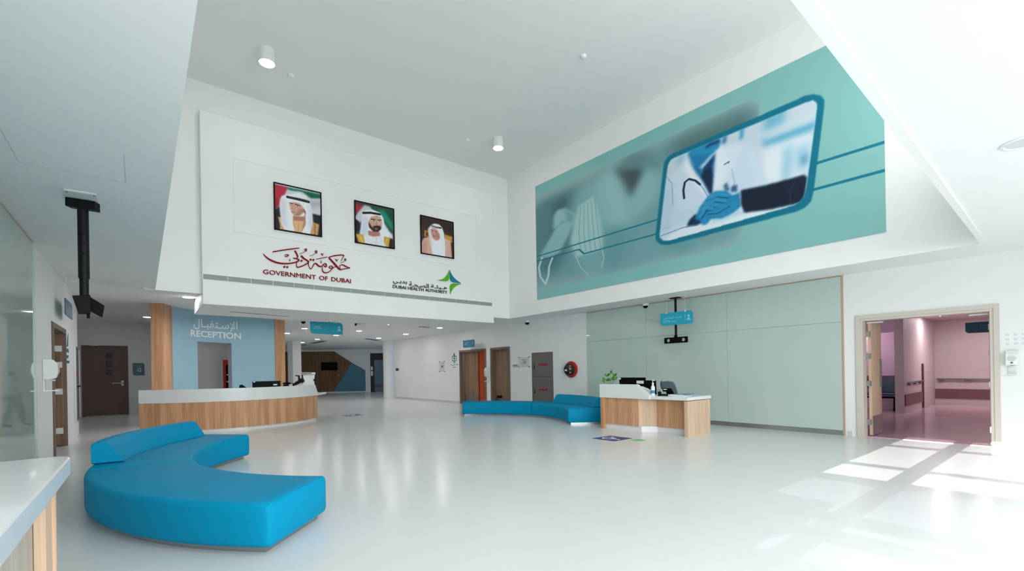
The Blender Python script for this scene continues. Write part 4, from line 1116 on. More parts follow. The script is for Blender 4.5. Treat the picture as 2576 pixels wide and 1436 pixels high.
def paint2(P):
    P.img[:] = (60, 60, 64)
    P.fill(fp((1180,360),(1320,400),(1250,460),(1190,560)), (164, 36, 58), 3)
    P.fill(fp((1320,390),(1400,410),(1440,470),(1330,480),(1290,600),(1260,620),(1195,560),(1240,480)), (204, 202, 214), 4)
    P.fill(fp((1180,560),(1250,600),(1275,700),(1200,760),(1180,760)), (16, 16, 22), 3)
    P.fill(fp((1390,405),(1690,460),(1690,760),(1640,720),(1580,600),(1530,490),(1460,470)), (14, 92, 66), 3)
    P.fill(fp((1500,450),(1580,470),(1690,640),(1690,720),(1600,620)), (34, 148, 128), 6, .8)
    P.fill(fp((1600,470),(1690,480),(1690,600)), (12, 60, 40), 6, .8)
    P.fill(fp((1550,580),(1640,720),(1690,780),(1690,840),(1560,800)), (222, 224, 230), 4)
    P.fill(fp((1190,790),(1240,770),(1260,880),(1190,880)), (30, 26, 26), 3)
    P.fill(fp((1650,820),(1690,830),(1690,960),(1630,955)), (26, 24, 26), 3)
    P.fill(fp((1300,500),(1330,460),(1430,450),(1530,490),(1570,560),(1590,700),(1640,760),(1600,930),(1330,900),(1260,780)), W1, 2)
    P.fill(fp((1305,520),(1370,530),(1375,700),(1350,800),(1270,780)), W2, 6, .9)
    P.fill(fp((1210,765),(1310,770),(1335,905),(1255,890)), (206, 164, 62), 2)
    P.fill(fp((1580,795),(1655,815),(1635,955),(1560,945)), (206, 162, 60), 2)
    for k in range(4): P.fill(fp((1255+10*k,800+22*k),(1285+10*k,800+22*k),(1275+10*k,822+22*k)), (236, 214, 150), 1, .8); P.fill(fp((1600-6*k,830+26*k),(1625-6*k,830+26*k),(1612-6*k,850+26*k)), (240, 222, 160), 1, .8)
    P.fill(fp((1340,780),(1550,800),(1600,930),(1330,900)), (226, 228, 234), 2)
    P.line(fp((1480,810),(1470,920)), 1.4, (170, 174, 186), 1, .8)
    P.fill(fp((1370,720),(1520,740),(1530,790),(1440,800),(1375,780)), SKIN2, 2)
    P.fill(fp((1375,600),(1410,540),(1480,525),(1535,550),(1552,620),(1545,690),(1500,730),(1430,730),(1380,670)), SKIN, 2)
    P.fill(fp((1375,610),(1400,640),(1430,690),(1440,660),(1490,655),(1535,665),(1540,700),(1500,738),(1440,735),(1385,680)), (48, 34, 30), 2)
    P.fill(fp((1455,685),(1500,690),(1490,712),(1462,708)), (170, 110, 100), 1.5, .9)
    P.fill(fp((1490,560),(1530,560),(1540,620),(1500,640)), SKIN3, 4, .7)
    P.line(fp((1410,572),(1462,580)), 3, (40, 28, 26), 1); P.line(fp((1495,582),(1540,586)), 3, (40, 28, 26), 1)
    
    for ex, ey in ((1441, 595), (1518, 602)):
        P.line(fp((ex-13, ey), (ex+13, ey+3)), 2.6, (232, 222, 216), 1); P.line(fp((ex-3, ey+1), (ex+3, ey+2)), 2.8, (34, 24, 24), 1)
    P.line(fp((1482,590),(1492,636),(1472,642)), 1.8, SKIN2, 1, .9)
    P.line(fp((1308,492),(1400,490),(1525,510)), 7.5, (26, 26, 32), 1)
def paint3(P):
    P.img[:] = (66, 42, 32)
    P.fill(fp((2030,540),(2460,640),(2460,740),(2030,640)), (48, 32, 28), 8, .8)
    P.fill(fp((2100,715),(2160,725),(2160,800),(2100,800)), (196, 138, 54), 2)
    P.fill(fp((2120,735),(2150,740),(2150,790),(2120,790)), (90, 58, 36), 2)
    P.fill(fp((2360,770),(2460,800),(2460,880),(2360,850)), (196, 146, 62), 3)
    P.fill(fp((2040,720),(2065,730),(2070,860),(2040,860)), (40, 96, 60), 2)
    P.fill(fp((2050,1040),(2060,880),(2090,820),(2160,800),(2360,820),(2440,860),(2460,1100),(2050,1040)), (222, 178, 164), 3)
    P.fill(fp((2060,900),(2110,830),(2150,850),(2110,1040),(2060,1030)), (200, 152, 140), 6, .8)
    for x in (2090, 2120, 2400, 2425): P.line(fp((x,870),(x+10,1050)), 1.5, (190, 138, 126), 1, .7)
    P.fill(fp((2148,700),(2180,650),(2230,628),(2290,640),(2330,680),(2355,760),(2368,900),(2370,1085),(2210,1050),(2180,880),(2155,770)), W1, 2)
    P.fill(fp((2150,700),(2185,690),(2195,800),(2200,950),(2180,880)), W2, 5, .9)
    P.fill(fp((2185,700),(2215,690),(2270,710),(2295,770),(2300,820),(2270,850),(2230,845),(2205,810),(2185,740)), (208, 150, 138), 2)
    P.fill(fp((2245,720),(2295,770),(2298,825),(2265,848),(2250,800)), (180, 122, 110), 4, .8)
    P.line(fp((2192,712),(2212,722)), 2, (90, 60, 54), 1); P.line(fp((2232,728),(2262,742)), 2, (90, 60, 54), 1)
    for ex, ey in ((2203, 726), (2246, 740)):
        P.line(fp((ex-9, ey), (ex+9, ey+4)), 2.2, (230, 214, 208), 1); P.line(fp((ex-2, ey+1), (ex+2, ey+2)), 2.4, (50, 36, 34), 1)
    P.line(fp((2215,728),(2203,770),(2222,776)), 1.6, (168, 108, 98), 1, .9); P.line(fp((2208,785),(2245,795)), 2.6, (112, 96, 96), 1); P.line(fp((2212,802),(2238,808)), 1.6, (170, 90, 88), 1)
    P.line(fp((2185,650),(2240,672),(2320,685)), 3.4, (30, 32, 40), 1); P.line(fp((2180,668),(2240,688),(2320,692)), 2, (40, 44, 54), 1)
zP0, zP1 = 5.21, 6.42
portrait('framed portrait of a man in white headdress looking aside, nearest the light well side', 2.66, 3.83, zP0, zP1, paint1)
portrait('framed portrait of a bearded man in white headdress, middle of the three', 4.73, 5.93, zP0, zP1, paint2)
portrait('framed portrait of a man in a pink cloak against a brown background', 6.80, 8.01, zP0, zP1, paint3)

# ------------------------------------------------------------------ ceiling fittings
def downlight(px, py, label, r=.11):
    p = at_ceiling(px, py)
    t = thing('downlight', label, 'ceiling light', (p.x, p.y, p.z-.02), 'round recessed downlights')
    part('trim_ring', MB().lathe((p.x, p.y, p.z-.012), (0, 0, 1), [(r, 0), (r+.025, .004), (r+.025, .012), (r, .012)], 28), M['plastic'], t, smooth=True)
    part('diffuser', MB().cyl((p.x, p.y, p.z-.014), (p.x, p.y, p.z-.004), r, 28), M['lamp'], t)
    return p
rear = 'round downlight in the low rear ceiling, '
downlight(475, 747, 'round downlight beside the hanging corner of the raised panel', .13)
downlight(370, 797, 'round downlight touching the first oak pillar')
for px, py, l in ((979, 815, 'nearest the raised panel, past the slanted air slot'), (1106, 824, 'closest to the orange room sign'), (1021, 840, 'in front of the round column, nearer one'),
                  (953, 850, 'just before the round column'), (903, 832, 'between the white bullet camera and the far wall'), (766, 826, 'nearest the hanging reception sign'),
                  (845, 843, 'directly below the hanging reception sign'), (722, 838, 'grazing the second oak pillar'), (798, 853, 'above the far television'), (761, 861, 'right beside the square white column')):
    downlight(px, py, rear + l)
# air slots
def slot(p0, p1, w, label):
    a = at_ceiling(*p0); c = at_ceiling(*p1); d = (c - a).normalized(); n_ = Vector((-d.y, d.x, 0)).normalized()
    b = MB().extrude([a + n_*w, c + n_*w, c - n_*w, a - n_*w], (0, 0, -.006))
    b.v = [v + Vector((0, 0, -.012)) for v in b.v]
    single('air_slot', label, 'air vent', b, M['slot'], 'dark air slots in the rear ceiling')
slot((785, 863), (816, 857.5), .13, 'short dark air slot in the rear ceiling above the far television')
slot((920.6, 851.3), (954, 856), .13, 'short dark air slot in the rear ceiling before the round column')
slot((886, 806.5), (1030, 815), .05, 'long thin air slot in the rear ceiling behind the raised panel')
slot((1054, 821), (1080, 823), .04, 'faint short air slot nearest the orange room sign')
slot((759, 868), (768, 867), .13, 'small dark air slot touching the square white column')
b = MB(); a = at_z(579.6, 783.8, PZ0-.003); c = at_z(726.5, 796.2, PZ0-.003); n_ = Vector((0, .035, 0))
b.extrude([a, c, c + n_, a + n_], (0, 0, -.004))
single('air_slot', 'long dark air slot under the raised panel above the grey-blue wall', 'air vent', b, M['slot'], 'dark air slots in the rear ceiling')
# seams of an access hatch
q = [at_ceiling(0, 322), at_ceiling(48, 408), at_ceiling(316, 459), at_ceiling(312, 388)]
b = MB()
for i in range(3):
    a, c = q[i], q[i+1]; d = (c-a).normalized(); n_ = Vector((-d.y, d.x, 0)).normalized()*.002
    b.extrude([a+n_, c+n_, c-n_, a-n_], (0, 0, -.002))
struct('trim', 'hairline seams of a hatch in the low ceiling', 'trim', b, mat('seam', (176, 184, 184), .7))
# dome cameras
def dome(px, py, label, s=1.0, dark=True):
    p = at_ceiling(px, py)
    t = thing('dome_camera', label, 'security camera', (p.x, p.y, p.z-.12*s), 'dome cameras')
    part('housing', MB().lathe((p.x, p.y, p.z), (0, 0, -1), [(.085*s, 0), (.085*s, .035*s), (.075*s, .055*s)], 24), M['plastic'], t, smooth=True)
    part('dome', MB().lathe((p.x, p.y, p.z-.05*s), (0, 0, -1), [(.066*s, 0), (.062*s, .03*s), (.045*s, .055*s), (.02*s, .068*s)], 20), M['screen'], t, smooth=True)
dome(1624, 764, 'white dome camera above the small desk, at the green glass', 1.15)
dome(1326, 807, 'white dome camera above the stainless cabinet', 1.25)
dome(1126, 840, 'small dome camera above the notice beside the orange room', 1.1)
dome(763, 804.5, 'dome camera close to the hanging reception sign', 1.25)
def bullet(px, py, dx, dy, label):
    p = at_ceiling(px, py)
    t = thing('bullet_camera', label, 'security camera', (p.x, p.y, p.z-.2), 'white bullet cameras')
    d = Vector((dx, dy, -.12)).normalized()
    c = p + Vector((0, 0, -.13))
    part('mount', MB().cyl(p, p + Vector((0, 0, -.12)), .03, 12), M['plastic'], t, smooth=True)
    part('body', MB().cyl(c - d*.2, c + d*.2, .06, 16), M['plastic'], t, smooth=True)
    part('lens', MB().cyl(c + d*.2, c + d*.215, .05, 16), M['screen'], t, smooth=True)
bullet(905, 807, -.9, -.35, 'white bullet camera on the rear ceiling past the hanging sign')
bullet(836, 804, -.75, -.6, 'white bullet camera just behind the hanging reception sign')
# surface spotlights of the light well
def spotlight(px, py, pxl, pyl, label):
    p = at_z(px, py, ZU); zb2 = at_y(pxl, pyl, p.y).z
    t = thing('spotlight', label, 'ceiling light', (p.x, p.y, zb2), 'white cylinder spotlights')
    part('housing', MB().lathe((p.x, p.y, ZU), (0, 0, -1), [(.16, 0), (.16, ZU-zb2-.05), (.155, ZU-zb2), (.135, ZU-zb2)], 32), M['plastic'], t, smooth=True)
    part('lens', MB().cyl((p.x, p.y, zb2-.012), (p.x, p.y, zb2-.001), .135, 32), M['spot'], t)
spotlight(671, 126, 676, 161, 'white cylinder spotlight glowing above the panel, the larger in view')
spotlight(1253, 348, 1254, 373, 'white cylinder spotlight near the corner towards the mural')
def sprinkler(px, py, label):
    p = at_z(px, py, ZU)
    single('smoke_detector', label, 'smoke detector', MB().lathe((p.x, p.y, ZU), (0, 0, -1), [(.07, 0), (.07, .03), (.05, .06), (.02, .07)], 20), M['plastic'], 'white detectors on the high ceiling', smooth=True)
sprinkler(732, 188, 'tiny white detector on the high ceiling beside the larger spotlight')
sprinkler(1177, 351, 'tiny white detector on the high ceiling near the corner spotlight')
sprinkler(1468, 140, 'tiny white detector alone on the high ceiling towards the mural')
p = at_ceiling(2577, 357)
t = thing('ceiling_speaker', 'round white grille in the bright low ceiling at the picture edge', 'ceiling speaker', (p.x, p.y, p.z-.02))
part('rim', MB().lathe((p.x, p.y, p.z), (0, 0, -1), [(.155, 0), (.155, .008), (.13, .012), (.122, .004)], 32), M['plastic'], t, smooth=True)
part('grille', MB().cyl((p.x, p.y, p.z-.006), (p.x, p.y, p.z), .12, 32), M['grey_wall'], t)

# ------------------------------------------------------------------ television ceiling mounts without screens
p = at_ceiling(208, 500); Zp = p.z
zb2 = at_plane(208, 700, p, (p.x, p.y, 0)).z; zb3 = at_plane(220, 770, p, (p.x, p.y, 0)).z
t = thing('television_mount', 'black telescopic ceiling mount on a white plate above the counter', 'television mount', (p.x, p.y, zb3-.1))
qd = [at_ceiling(160, 473), at_ceiling(242, 486), at_ceiling(254, 528), at_ceiling(180, 516)]
pl = part('ceiling_plate', MB().extrude([v + Vector((0, 0, -.002)) for v in qd], (0, 0, -.018)), M['plastic'], t, label='white ceiling plate')
cq = (qd[0]+qd[1]+qd[2]+qd[3])/4
for k in range(4):
    v = qd[k]*.86 + cq*.14; part('bolt', MB().cyl(v + Vector((0, 0, -.026)), v + Vector((0, 0, -.019)), .011, 8), M['steel_dark'], pl)
ed = (qd[1]-qd[0]).normalized(); en = Vector((-ed.y, ed.x, 0))
b = MB().obox(p - ed*.145 - en*.05 + Vector((0, 0, -.12)), ed*.29, en*.10, Vector((0, 0, .10)))
part('bracket', b, M['blackmetal'], t, bevel=.006)
part('outer_tube', MB().cyl(p + Vector((0, 0, -.10)), Vector((p.x, p.y, zb2)), .05, 20), M['blackmetal'], t, smooth=True)
part('inner_tube', MB().cyl(Vector((p.x, p.y, zb2+.02)), Vector((p.x, p.y, zb3+.06)), .041, 20), M['blackmetal'], t, smooth=True)
fw = Vector((-p.x, -p.y, 0)).normalized()
for k in range(9):
    z = Zp - .42 - .11*k
    part('hole', MB().cyl(Vector((p.x, p.y, z)) + fw*.046, Vector((p.x, p.y, z)) + fw*.0515, .011, 10), M['screen'], t)
h = Vector((p.x, p.y, zb3))
sd = Vector((fw.y, -fw.x, 0)); 
if (CAM_R.transposed() @ sd).x < 0: sd = -sd
b = MB().extrude([h - sd*.10 + Vector((0, 0, .10)), h + sd*.05 + Vector((0, 0, .12)), h + sd*.05 + Vector((0, 0, -.09)), h - sd*.05 + Vector((0, 0, -.10))], fw*.09)
part('tilt_head', b, M['black'], t, bevel=.005)
b = MB().extrude([h + sd*.04 + fw*.03 + Vector((0, 0, .11)), h + sd*.17 + fw*.05 + Vector((0, 0, .01)), h + sd*.15 + fw*.05 + Vector((0, 0, -.13)), h + sd*.03 + fw*.03 + Vector((0, 0, -.05))], fw*.02)
fa = part('face_plate', b, M['black'], t, bevel=.003)
part('knob', MB().cyl(h + sd*.03 + Vector((0, 0, -.14)), h + sd*.03 + Vector((0, 0, -.09)), .014, 10), M['black'], t)

p = at_ceiling(1699, 748); zc2 = at_plane(1701, 856, p, (p.x, p.y, 0)).z
t = thing('television_mount', 'black ceiling mount pole with a crossbar over the small desk', 'television mount', (p.x, p.y, zc2-.06))
part('ceiling_plate', MB().box((p.x-.10, p.y-.13, p.z-.03), (p.x+.10, p.y+.13, p.z-.001)), M['blackmetal'], t, bevel=.004)
part('white_pad', MB().box((p.x-.18, p.y-.30, p.z-.006), (p.x+.24, p.y+.30, p.z+.0)), M['white'], t)
part('pole', MB().cyl((p.x, p.y, p.z-.02), (p.x, p.y, zc2), .030, 18), M['blackmetal'], t, smooth=True)
xb = p.x - .05
b = MB(); yl = at_x(1671, 857, xb).y; yr = at_x(1730, 853, xb).y; zt_ = at_x(1671, 850, xb).z; zl_ = at_x(1672, 864.5, xb).z
# crossbar with two round holes
def plate_with_holes(x, ya, yb, za, zb, holes, r, th):
    mb = MB(); ys = [ya] ; n = 16
    bounds = [ya] + [(holes[i]+holes[i+1])/2 for i in range(len(holes)-1)] + [yb]; zm = (za+zb)/2
    for i, hy in enumerate(holes):
        a, c = bounds[i], bounds[i+1]
        outer = []; inner = []
        for k in range(n):
            th_ = 2*PI*k/n; cx, cz = math.cos(th_), math.sin(th_)
            inner.append((hy + r*cx, zm + r*cz))
            m = max(abs(cx)/((c-hy) if cx > 0 else (hy-a)), abs(cz)/((zb-za)/2))
            outer.append((hy + cx/m, zm + cz/m))
        for qy in (a, c):
            for qz in (za, zb):
                k_ = min(range(n), key=lambda k: (outer[k][0]-qy)**2 + (outer[k][1]-qz)**2); outer[k_] = (qy, qz)
        for x0 in (x, x+th): mb.add([(x0, u, v) for u, v in outer+inner], [(k, (k+1) % n, n+(k+1) % n, n+k) for k in range(n)])
        mb.add([(x, u, v) for u, v in inner] + [(x+th, u, v) for u, v in inner], [(k, (k+1) % n, n+(k+1) % n, n+k) for k in range(n)])
        mb.add([(x, u, v) for u, v in outer] + [(x+th, u, v) for u, v in outer], [(k, (k+1) % n, n+(k+1) % n, n+k) for k in range(n)])
    return mb
ya_, yb2 = min(yl, yr), max(yl, yr); L_ = yb2-ya_
part('crossbar', plate_with_holes(xb, ya_, yb2, zl_, zt_, [ya_+.18*L_, ya_+.82*L_], .045, .012), M['black'], t, fix=True)
part('pivot', MB().cyl((xb-.012, p.y, (zl_+zt_)/2), (p.x, p.y, (zl_+zt_)/2), .03, 14).box((p.x-.035, p.y-.035, zl_+.03), (p.x+.02, p.y+.035, zt_+.05)), M['black'], t)

# ------------------------------------------------------------------ hanging signs
def sign_outline(w, h, r):
    """opposite corners rounded: top end and bottom start"""
    pts = [(0, h)]
    for k in range(9): a = PI/2*(1-k/8); pts.append((w-r + r*math.cos(a), h-r + r*math.sin(a)))
    pts.append((w, 0))
    for k in range(9): a = -PI/2 - PI/2*k/8; pts.append((r + r*math.cos(a), r + r*math.sin(a)))
    return pts
def hang_sign(label, O, xd, w, h, lines, m, mt, rods, r=None, th=.02, icon=True, bar=True, extras=()):
    """O = lower start corner seen from the front, xd = reading direction"""
    O = Vector(O); xd = Vector(xd).normalized(); nf = Vector((xd.y, -xd.x, 0))
    t = thing('hanging_sign', label, 'sign', tuple(O + xd*w/2))
    part('board', MB().extrude([O + xd*a + Vector((0, 0, c)) for a, c in sign_outline(w, h, r or h*.28)], nf*-th), m, t)
    for u in rods:
        q = O + xd*(w*u) - nf*th*.5; 
        part('cable', MB().cyl(q + Vector((0, 0, h)), (q.x, q.y, zc(q.x, q.y)), .003, 6), M['plastic'], t)
        part('clip', MB().box(q + Vector((-.014, -.014, h-.02)), q + Vector((.014, .014, h+.02))), M['plastic'], t)
    F = nf*.002; T = nf*.002
    for body, u, v, hh, mw in lines:
        mb, _ = text_h(body, O + xd*(w*u) + Vector((0, 0, h*v)) + F, xd, h*hh, T, .01, maxw=w*mw)
        part('lettering', mb, mt, t)
    def P2(u, v): return O + xd*(w*u) + Vector((0, 0, h*v)) + F
    if bar: part('divider', MB().extrude([P2(.775, .25), P2(.782, .25), P2(.782, .75), P2(.775, .75)], -T), mt, t)
    if icon:
        c = P2(.885, .60); rr = h*.085
        mb = MB().extrude([c + xd*(rr*math.cos(2*PI*k/16)) + Vector((0, 0, rr*math.sin(2*PI*k/16))) for k in range(16)], -T)
        part('person_icon', mb, mt, t)
        c = P2(.885, .34)
        mb = MB().extrude([c + xd*(h*.12*math.cos(PI*k/12)) + Vector((0, 0, h*.14*math.sin(PI*k/12))) for k in range(13)], -T)
        part('person_icon', mb, mt, t)
        mb = MB().extrude([c + xd*(-h*.18) + Vector((0, 0, -.06*h)), c + xd*(h*.18) + Vector((0, 0, -.06*h)), c + xd*(h*.18) + Vector((0, 0, -.02*h)), c + xd*(-h*.18) + Vector((0, 0, -.02*h))], -T)
        part('desk_icon', mb, mt, t)
    for kind_, u, v, s in extras:
        if kind_ == 'arrow':
            g = [(-1, 0), (-.3, .25), (0, .9), (.3, .25), (1, 0), (.35, -.05), (.1, -.8), (-.05, -.1)] if s > .1 else [(-1, 0), (0, 1), (1, 0), (.35, 0), (.35, -.8), (-.35, -.8), (-.35, 0)]
            part('arrow', MB().extrude([P2(u, v) + xd*(a*s*h) + Vector((0, 0, c*s*h)) for a, c in g], -T), mt, t)
        if kind_ == 'dot':
            part('icon', MB().extrude([P2(u, v) + xd*(s*h*math.cos(2*PI*k/14)) + Vector((0, 0, s*h*math.sin(2*PI*k/14))) for k in range(14)], -T)
                 .extrude([P2(u-.02, v-.13), P2(u+.02, v-.13), P2(u+.012, v-.06), P2(u-.012, v-.06)], -T), mt, t)
    return t
# by the double doorway
a = at_ceiling(2270, 672.6); xs = a.x
y0, y1 = at_x(2241, 735, xs).y, at_x(2393, 719, xs).y; zt_ = at_x(2241, 734, xs).z; zl_ = at_x(2241, 773.5, xs).z
hang_sign('bright teal patterned sign with white arrow above the double doorway', (xs, y0, zl_), (0, -1, 0), y0-y1, zt_-zl_,
          [('PHYSIOTHERAPY', .20, .62, .12, .28), ('REHABILITATION', .20, .48, .09, .30), ('WAITING AREA', .20, .30, .09, .25), (AR_WAITING, .20, .39, .07, .13)],
          M['sign'], M['text_white'], [.21, .75], icon=False, extras=[('arrow', .885, .52, .26), ('arrow', .655, .66, .09), ('arrow', .655, .42, .09), ('dot', .08, .66, .10), ('dot', .08, .40, .10)])
# over the small desk
p = at_ceiling(1699, 748); xs = p.x - .22
y0, y1 = at_x(1661, 790, xs).y, at_x(1742, 781, xs).y; zt_ = at_x(1661, 789.5, xs).z; zl_ = at_x(1661, 820.5, xs).z
hang_sign('teal sign for reception and clinics hanging over the small desk', (xs, y0, zl_), (0, -1, 0), y0-y1, zt_-zl_,
          [('RECEPTION', .09, .37, .08, .28), ('OUT PATIENT CLINICS', .09, .24, .08, .48), (AR_CLINICS, .09, .50, .15, .58)], M['sign'], M['text_pale'], [.2, .78])
# reception sign under the rear ceiling
ys = 17.0
x0, x1 = at_y(780, 808, ys).x, at_y(862, 812, ys).x; zt_ = at_y(780, 808, ys).z; zl_ = at_y(782, 839, ys).z
hang_sign('teal RECEPTION sign hanging from the rear ceiling past the oak pillars', (x0, ys, zl_), (1, 0, 0), x1-x0, zt_-zl_,
          [('RECEPTION', .10, .42, .09, .27), (AR_RECEPTION2, .115, .54, .16, .20)], M['sign'], M['text_pale'], [.24, .79], bar=False)
# before the orange room
xs = 11.2
y0, y1 = at_x(1164.5, 857, xs).y, at_x(1193, 854, xs).y; zt_ = at_x(1165, 856.5, xs).z; zl_ = at_x(1165, 875, xs).z
hang_sign('dark teal sign hanging before the half-open orange room door', (xs, y0, zl_), (0, -1, 0), y0-y1, zt_-zl_,
          [('X-RAY', .15, .35, .14, .3), (AR_XRAY, .15, .55, .16, .4)], mat('dim_teal_sign', (24, 112, 148), .35), M['text_pale'], [.2, .8], bar=False, icon=False, extras=[('arrow', .86, .5, .12)])
# by the side wall
a = at_ceiling(168.5, 691); xs = max(a.x, XL + .12)
y0, y1 = at_x(165, 750, xs).y, at_x(182, 765, xs).y; zt_ = at_x(165, 749, xs).z; zl_ = at_x(165, 790, xs).z
hang_sign('slate blue blank-looking sign hanging edgewise by the brown side door', (xs, y0, zl_), (0, 1, 0), y1-y0, zt_-zl_, [], mat('slate_sign', (60, 104, 128), .4), M['text_pale'], [.2, .8], bar=False, icon=False)
# in the corridor
xs = 14.2
y0, y1 = at_x(2428, 813, xs).y, .86; zt_ = at_x(2428, 812, xs).z; zl_ = at_x(2428, 838.5, xs).z
o = hang_sign('dark navy sign hanging inside the pink corridor', (xs, y0, zl_), (0, -1, 0), y0-y1+.5, zt_-zl_, [('PHYSIOTHERAPY', .20, .60, .12, .35), ('REHABILITATION', .2, .36, .1, .35)], M['sign_dark'], mat('dim_lettering', (96, 112, 150), .5), [], bar=False, icon=False)
for u in (.2, .8):
    q = Vector((xs+.01, y0 - (y0-y1+.5)*u, zt_)); part('cable', MB().cyl(q, (q.x, q.y, zcc), .003, 6), M['plastic'], o)
# corridor ceiling light and vent
p = at_z(2363, 793.5, zcc)
t = thing('downlight', 'round downlight in the pink corridor ceiling', 'ceiling light', (p.x, p.y, zcc-.02), 'corridor downlights')
part('trim_ring', MB().lathe((p.x, p.y, zcc-.012), (0, 0, 1), [(.13, 0), (.155, .004), (.155, .012), (.13, .012)], 28), M['plastic'], t, smooth=True)
part('diffuser', MB().cyl((p.x, p.y, zcc-.014), (p.x, p.y, zcc-.004), .13, 28), M['lamp_room'], t)
for (x, y) in ((18.7, 4.9), (21.0, 1.3)):
    t = thing('downlight', 'round downlight in the corridor hidden behind the doorway head, over the ' + ('alcove' if y > 3 else 'far end'), 'ceiling light', (x, y, zcc-.02), 'corridor downlights')
    part('trim_ring', MB().lathe((x, y, zcc-.012), (0, 0, 1), [(.13, 0), (.155, .004), (.155, .012), (.13, .012)], 28), M['plastic'], t, smooth=True)
    part('diffuser', MB().cyl((x, y, zcc-.014), (x, y, zcc-.004), .13, 28), M['lamp_room'], t)
p = at_z(2434, 810, zcc)
single('air_slot', 'brownish air slot in the pink corridor ceiling', 'air vent', MB().box((p.x-.06, p.y-.35, zcc-.02), (p.x+.06, p.y+.3, zcc+.06)), M['mauve'])

# ------------------------------------------------------------------ wall fittings on the long white wall
def rw(px, py, off=0.0): return at_x(px, py, XR - off)
# stainless cabinet
y0, y1, zt_, zb2 = 13.06, 11.92, 2.17, .22
t = thing('fire_hose_cabinet', 'stainless steel fire hose cabinet with red labels behind the far sofa', 'cabinet', (XR, 12.5, zb2))
part('backing', MB().box((XR-.004, y1+.03, zb2+.03), (XR-.001, y0-.03, zt_-.03)), M['slot'], t)
part('frame', MB().box((XR-.02, y1, zb2), (XR-.001, y1+.04, zt_)).box((XR-.02, y0-.04, zb2), (XR-.001, y0, zt_)).box((XR-.02, y1+.04, zt_-.04), (XR-.001, y0-.04, zt_)).box((XR-.02, y1+.04, zb2), (XR-.001, y0-.04, zb2+.04)), M['steel_dark'], t)
zm = at_x(1365, 947, XR).z
for za, zb3 in ((zm+.01, zt_-.045), (zb2+.045, zm-.01)):
    dr = part('door', MB().box((XR-.016, y1+.045, za), (XR-.002, y0-.045, zb3)), M['steel_dark'], t, bevel=.004)
    part('lock', MB().cyl((XR-.024, y0-.14, (za+zb3)/2+.02), (XR-.016, y0-.14, (za+zb3)/2+.02), .022, 12).box((XR-.022, y0-.16, (za+zb3)/2-.14), (XR-.016, y0-.12, (za+zb3)/2-.04)), M['black'], dr)
    part('red_label', MB().box((XR-.018, y1+.30, (za+zb3)/2-.03), (XR-.016, y0-.38, (za+zb3)/2+.05)), mat('dull_red_label', (150, 36, 46), .5), dr)
# round red device with a clear dome
c = at_x(1438, 929, XR); r = .285
t = thing('fire_hose_reel', 'round red wall device with a clear dome beside the stainless cabinet', 'emergency device', (XR, c.y, c.z-r))
part('red_ring', MB().lathe((XR-.001, c.y, c.z), (-1, 0, 0), [(r, 0), (r, .05), (r-.03, .07), (r-.07, .07)], 40), M['red_plastic'], t, smooth=True)
part('black_body', MB().lathe((XR-.07, c.y, c.z), (-1, 0, 0), [(.215, 0), (.21, .06), (.185, .13), (.13, .18), (.06, .19)], 36), M['black'], t, smooth=True)
part('hub', MB().cyl((XR-.255, c.y, c.z), (XR-.285, c.y, c.z), .10, 28), M['screen'], t, smooth=True)
part('white_label', MB().box((XR-.288, c.y-.055, c.z-.055), (XR-.285, c.y+.055, c.z+.005)), M['paper'], t)
part('red_button', MB().ball((XR-.20, c.y-.12, c.z+.11), .045, 14, 8), mat('pinkish_red', (206, 70, 76), .35), t, smooth=True)
part('grey_strip', MB().box((XR-.25, c.y-.16, c.z+.01), (XR-.20, c.y-.08, c.z+.03)), M['grey_wall'], t)
part('yellow_knob', MB().ball((XR-.20, c.y-.12, c.z-.10), .04, 14, 8), mat('amber_plastic', (210, 160, 70), .4), t, smooth=True)
part('clear_dome', MB().lathe((XR-.06, c.y, c.z), (-1, 0, 0), [(.25, 0), (.255, .08), (.235, .17), (.19, .24), (.12, .285), (.04, .30)], 36), clear('clear_plastic', (248, 250, 252), .06), t, smooth=True)
# acrylic boards
def board(label, pxl, pyt, pxr, pyb, n_rows, mark=None):
    a = rw(pxl, pyt); c = rw(pxr, pyb); y0, y1, z1, z0 = a.y, c.y, a.z, c.z
    t = thing('notice_board', label, 'notice', (XR, (y0+y1)/2, z0))
    part('acrylic_sheet', MB().box((XR-.03, y1, z0), (XR-.024, y0, z1)), clear('acrylic', (251, 252, 253), .04), t)
    part('paper_sheet', MB().box((XR-.021, y1+.14*(y0-y1), z0+.03), (XR-.018, y0-.14*(y0-y1), z1-.05)), M['paper'], t)
    for y in (y0, y1):
        for z in (z0, z1): part('standoff', MB().cyl((XR-.04, y, z), (XR-.001, y, z), .02, 12), M['steel_dark'], t, smooth=True)
    for k in range(n_rows):
        z = z1 - .1 - (z1-z0-.2)*k/max(1, n_rows-1)
        part('printed_line', MB().box((XR-.0235, y1+.22*(y0-y1), z-.008), (XR-.0215, y0-.22*(y0-y1)-.06*(k % 2), z+.008)), M['grey_wall'] if k % 3 else M['vent_dark'], t)
    if mark: part('printed_mark', MB().box((XR-.0238, y1+.3*(y0-y1), (z0+z1)/2-.05), (XR-.0215, y0-.45*(y0-y1), (z0+z1)/2+.05)), mark, t)
board('square clear notice board with a yellow mark beside the closed brown door', 1306, 899, 1332, 922, 5, mat('yellow_print', (222, 180, 110), .6))
board('narrow clear notice board on the bare stretch of white wall', 1106, 910, 1119, 934, 6, M['vent_dark'])
a = rw(1290, 917); c = rw(1303, 923)
t = thing('door_plate', 'small clear door plate between the closed door and the notice board', 'sign', (XR, a.y-.2, c.z))
part('plate', MB().box((XR-.012, c.y, c.z), (XR-.002, a.y, a.z)), M['vent'], t)
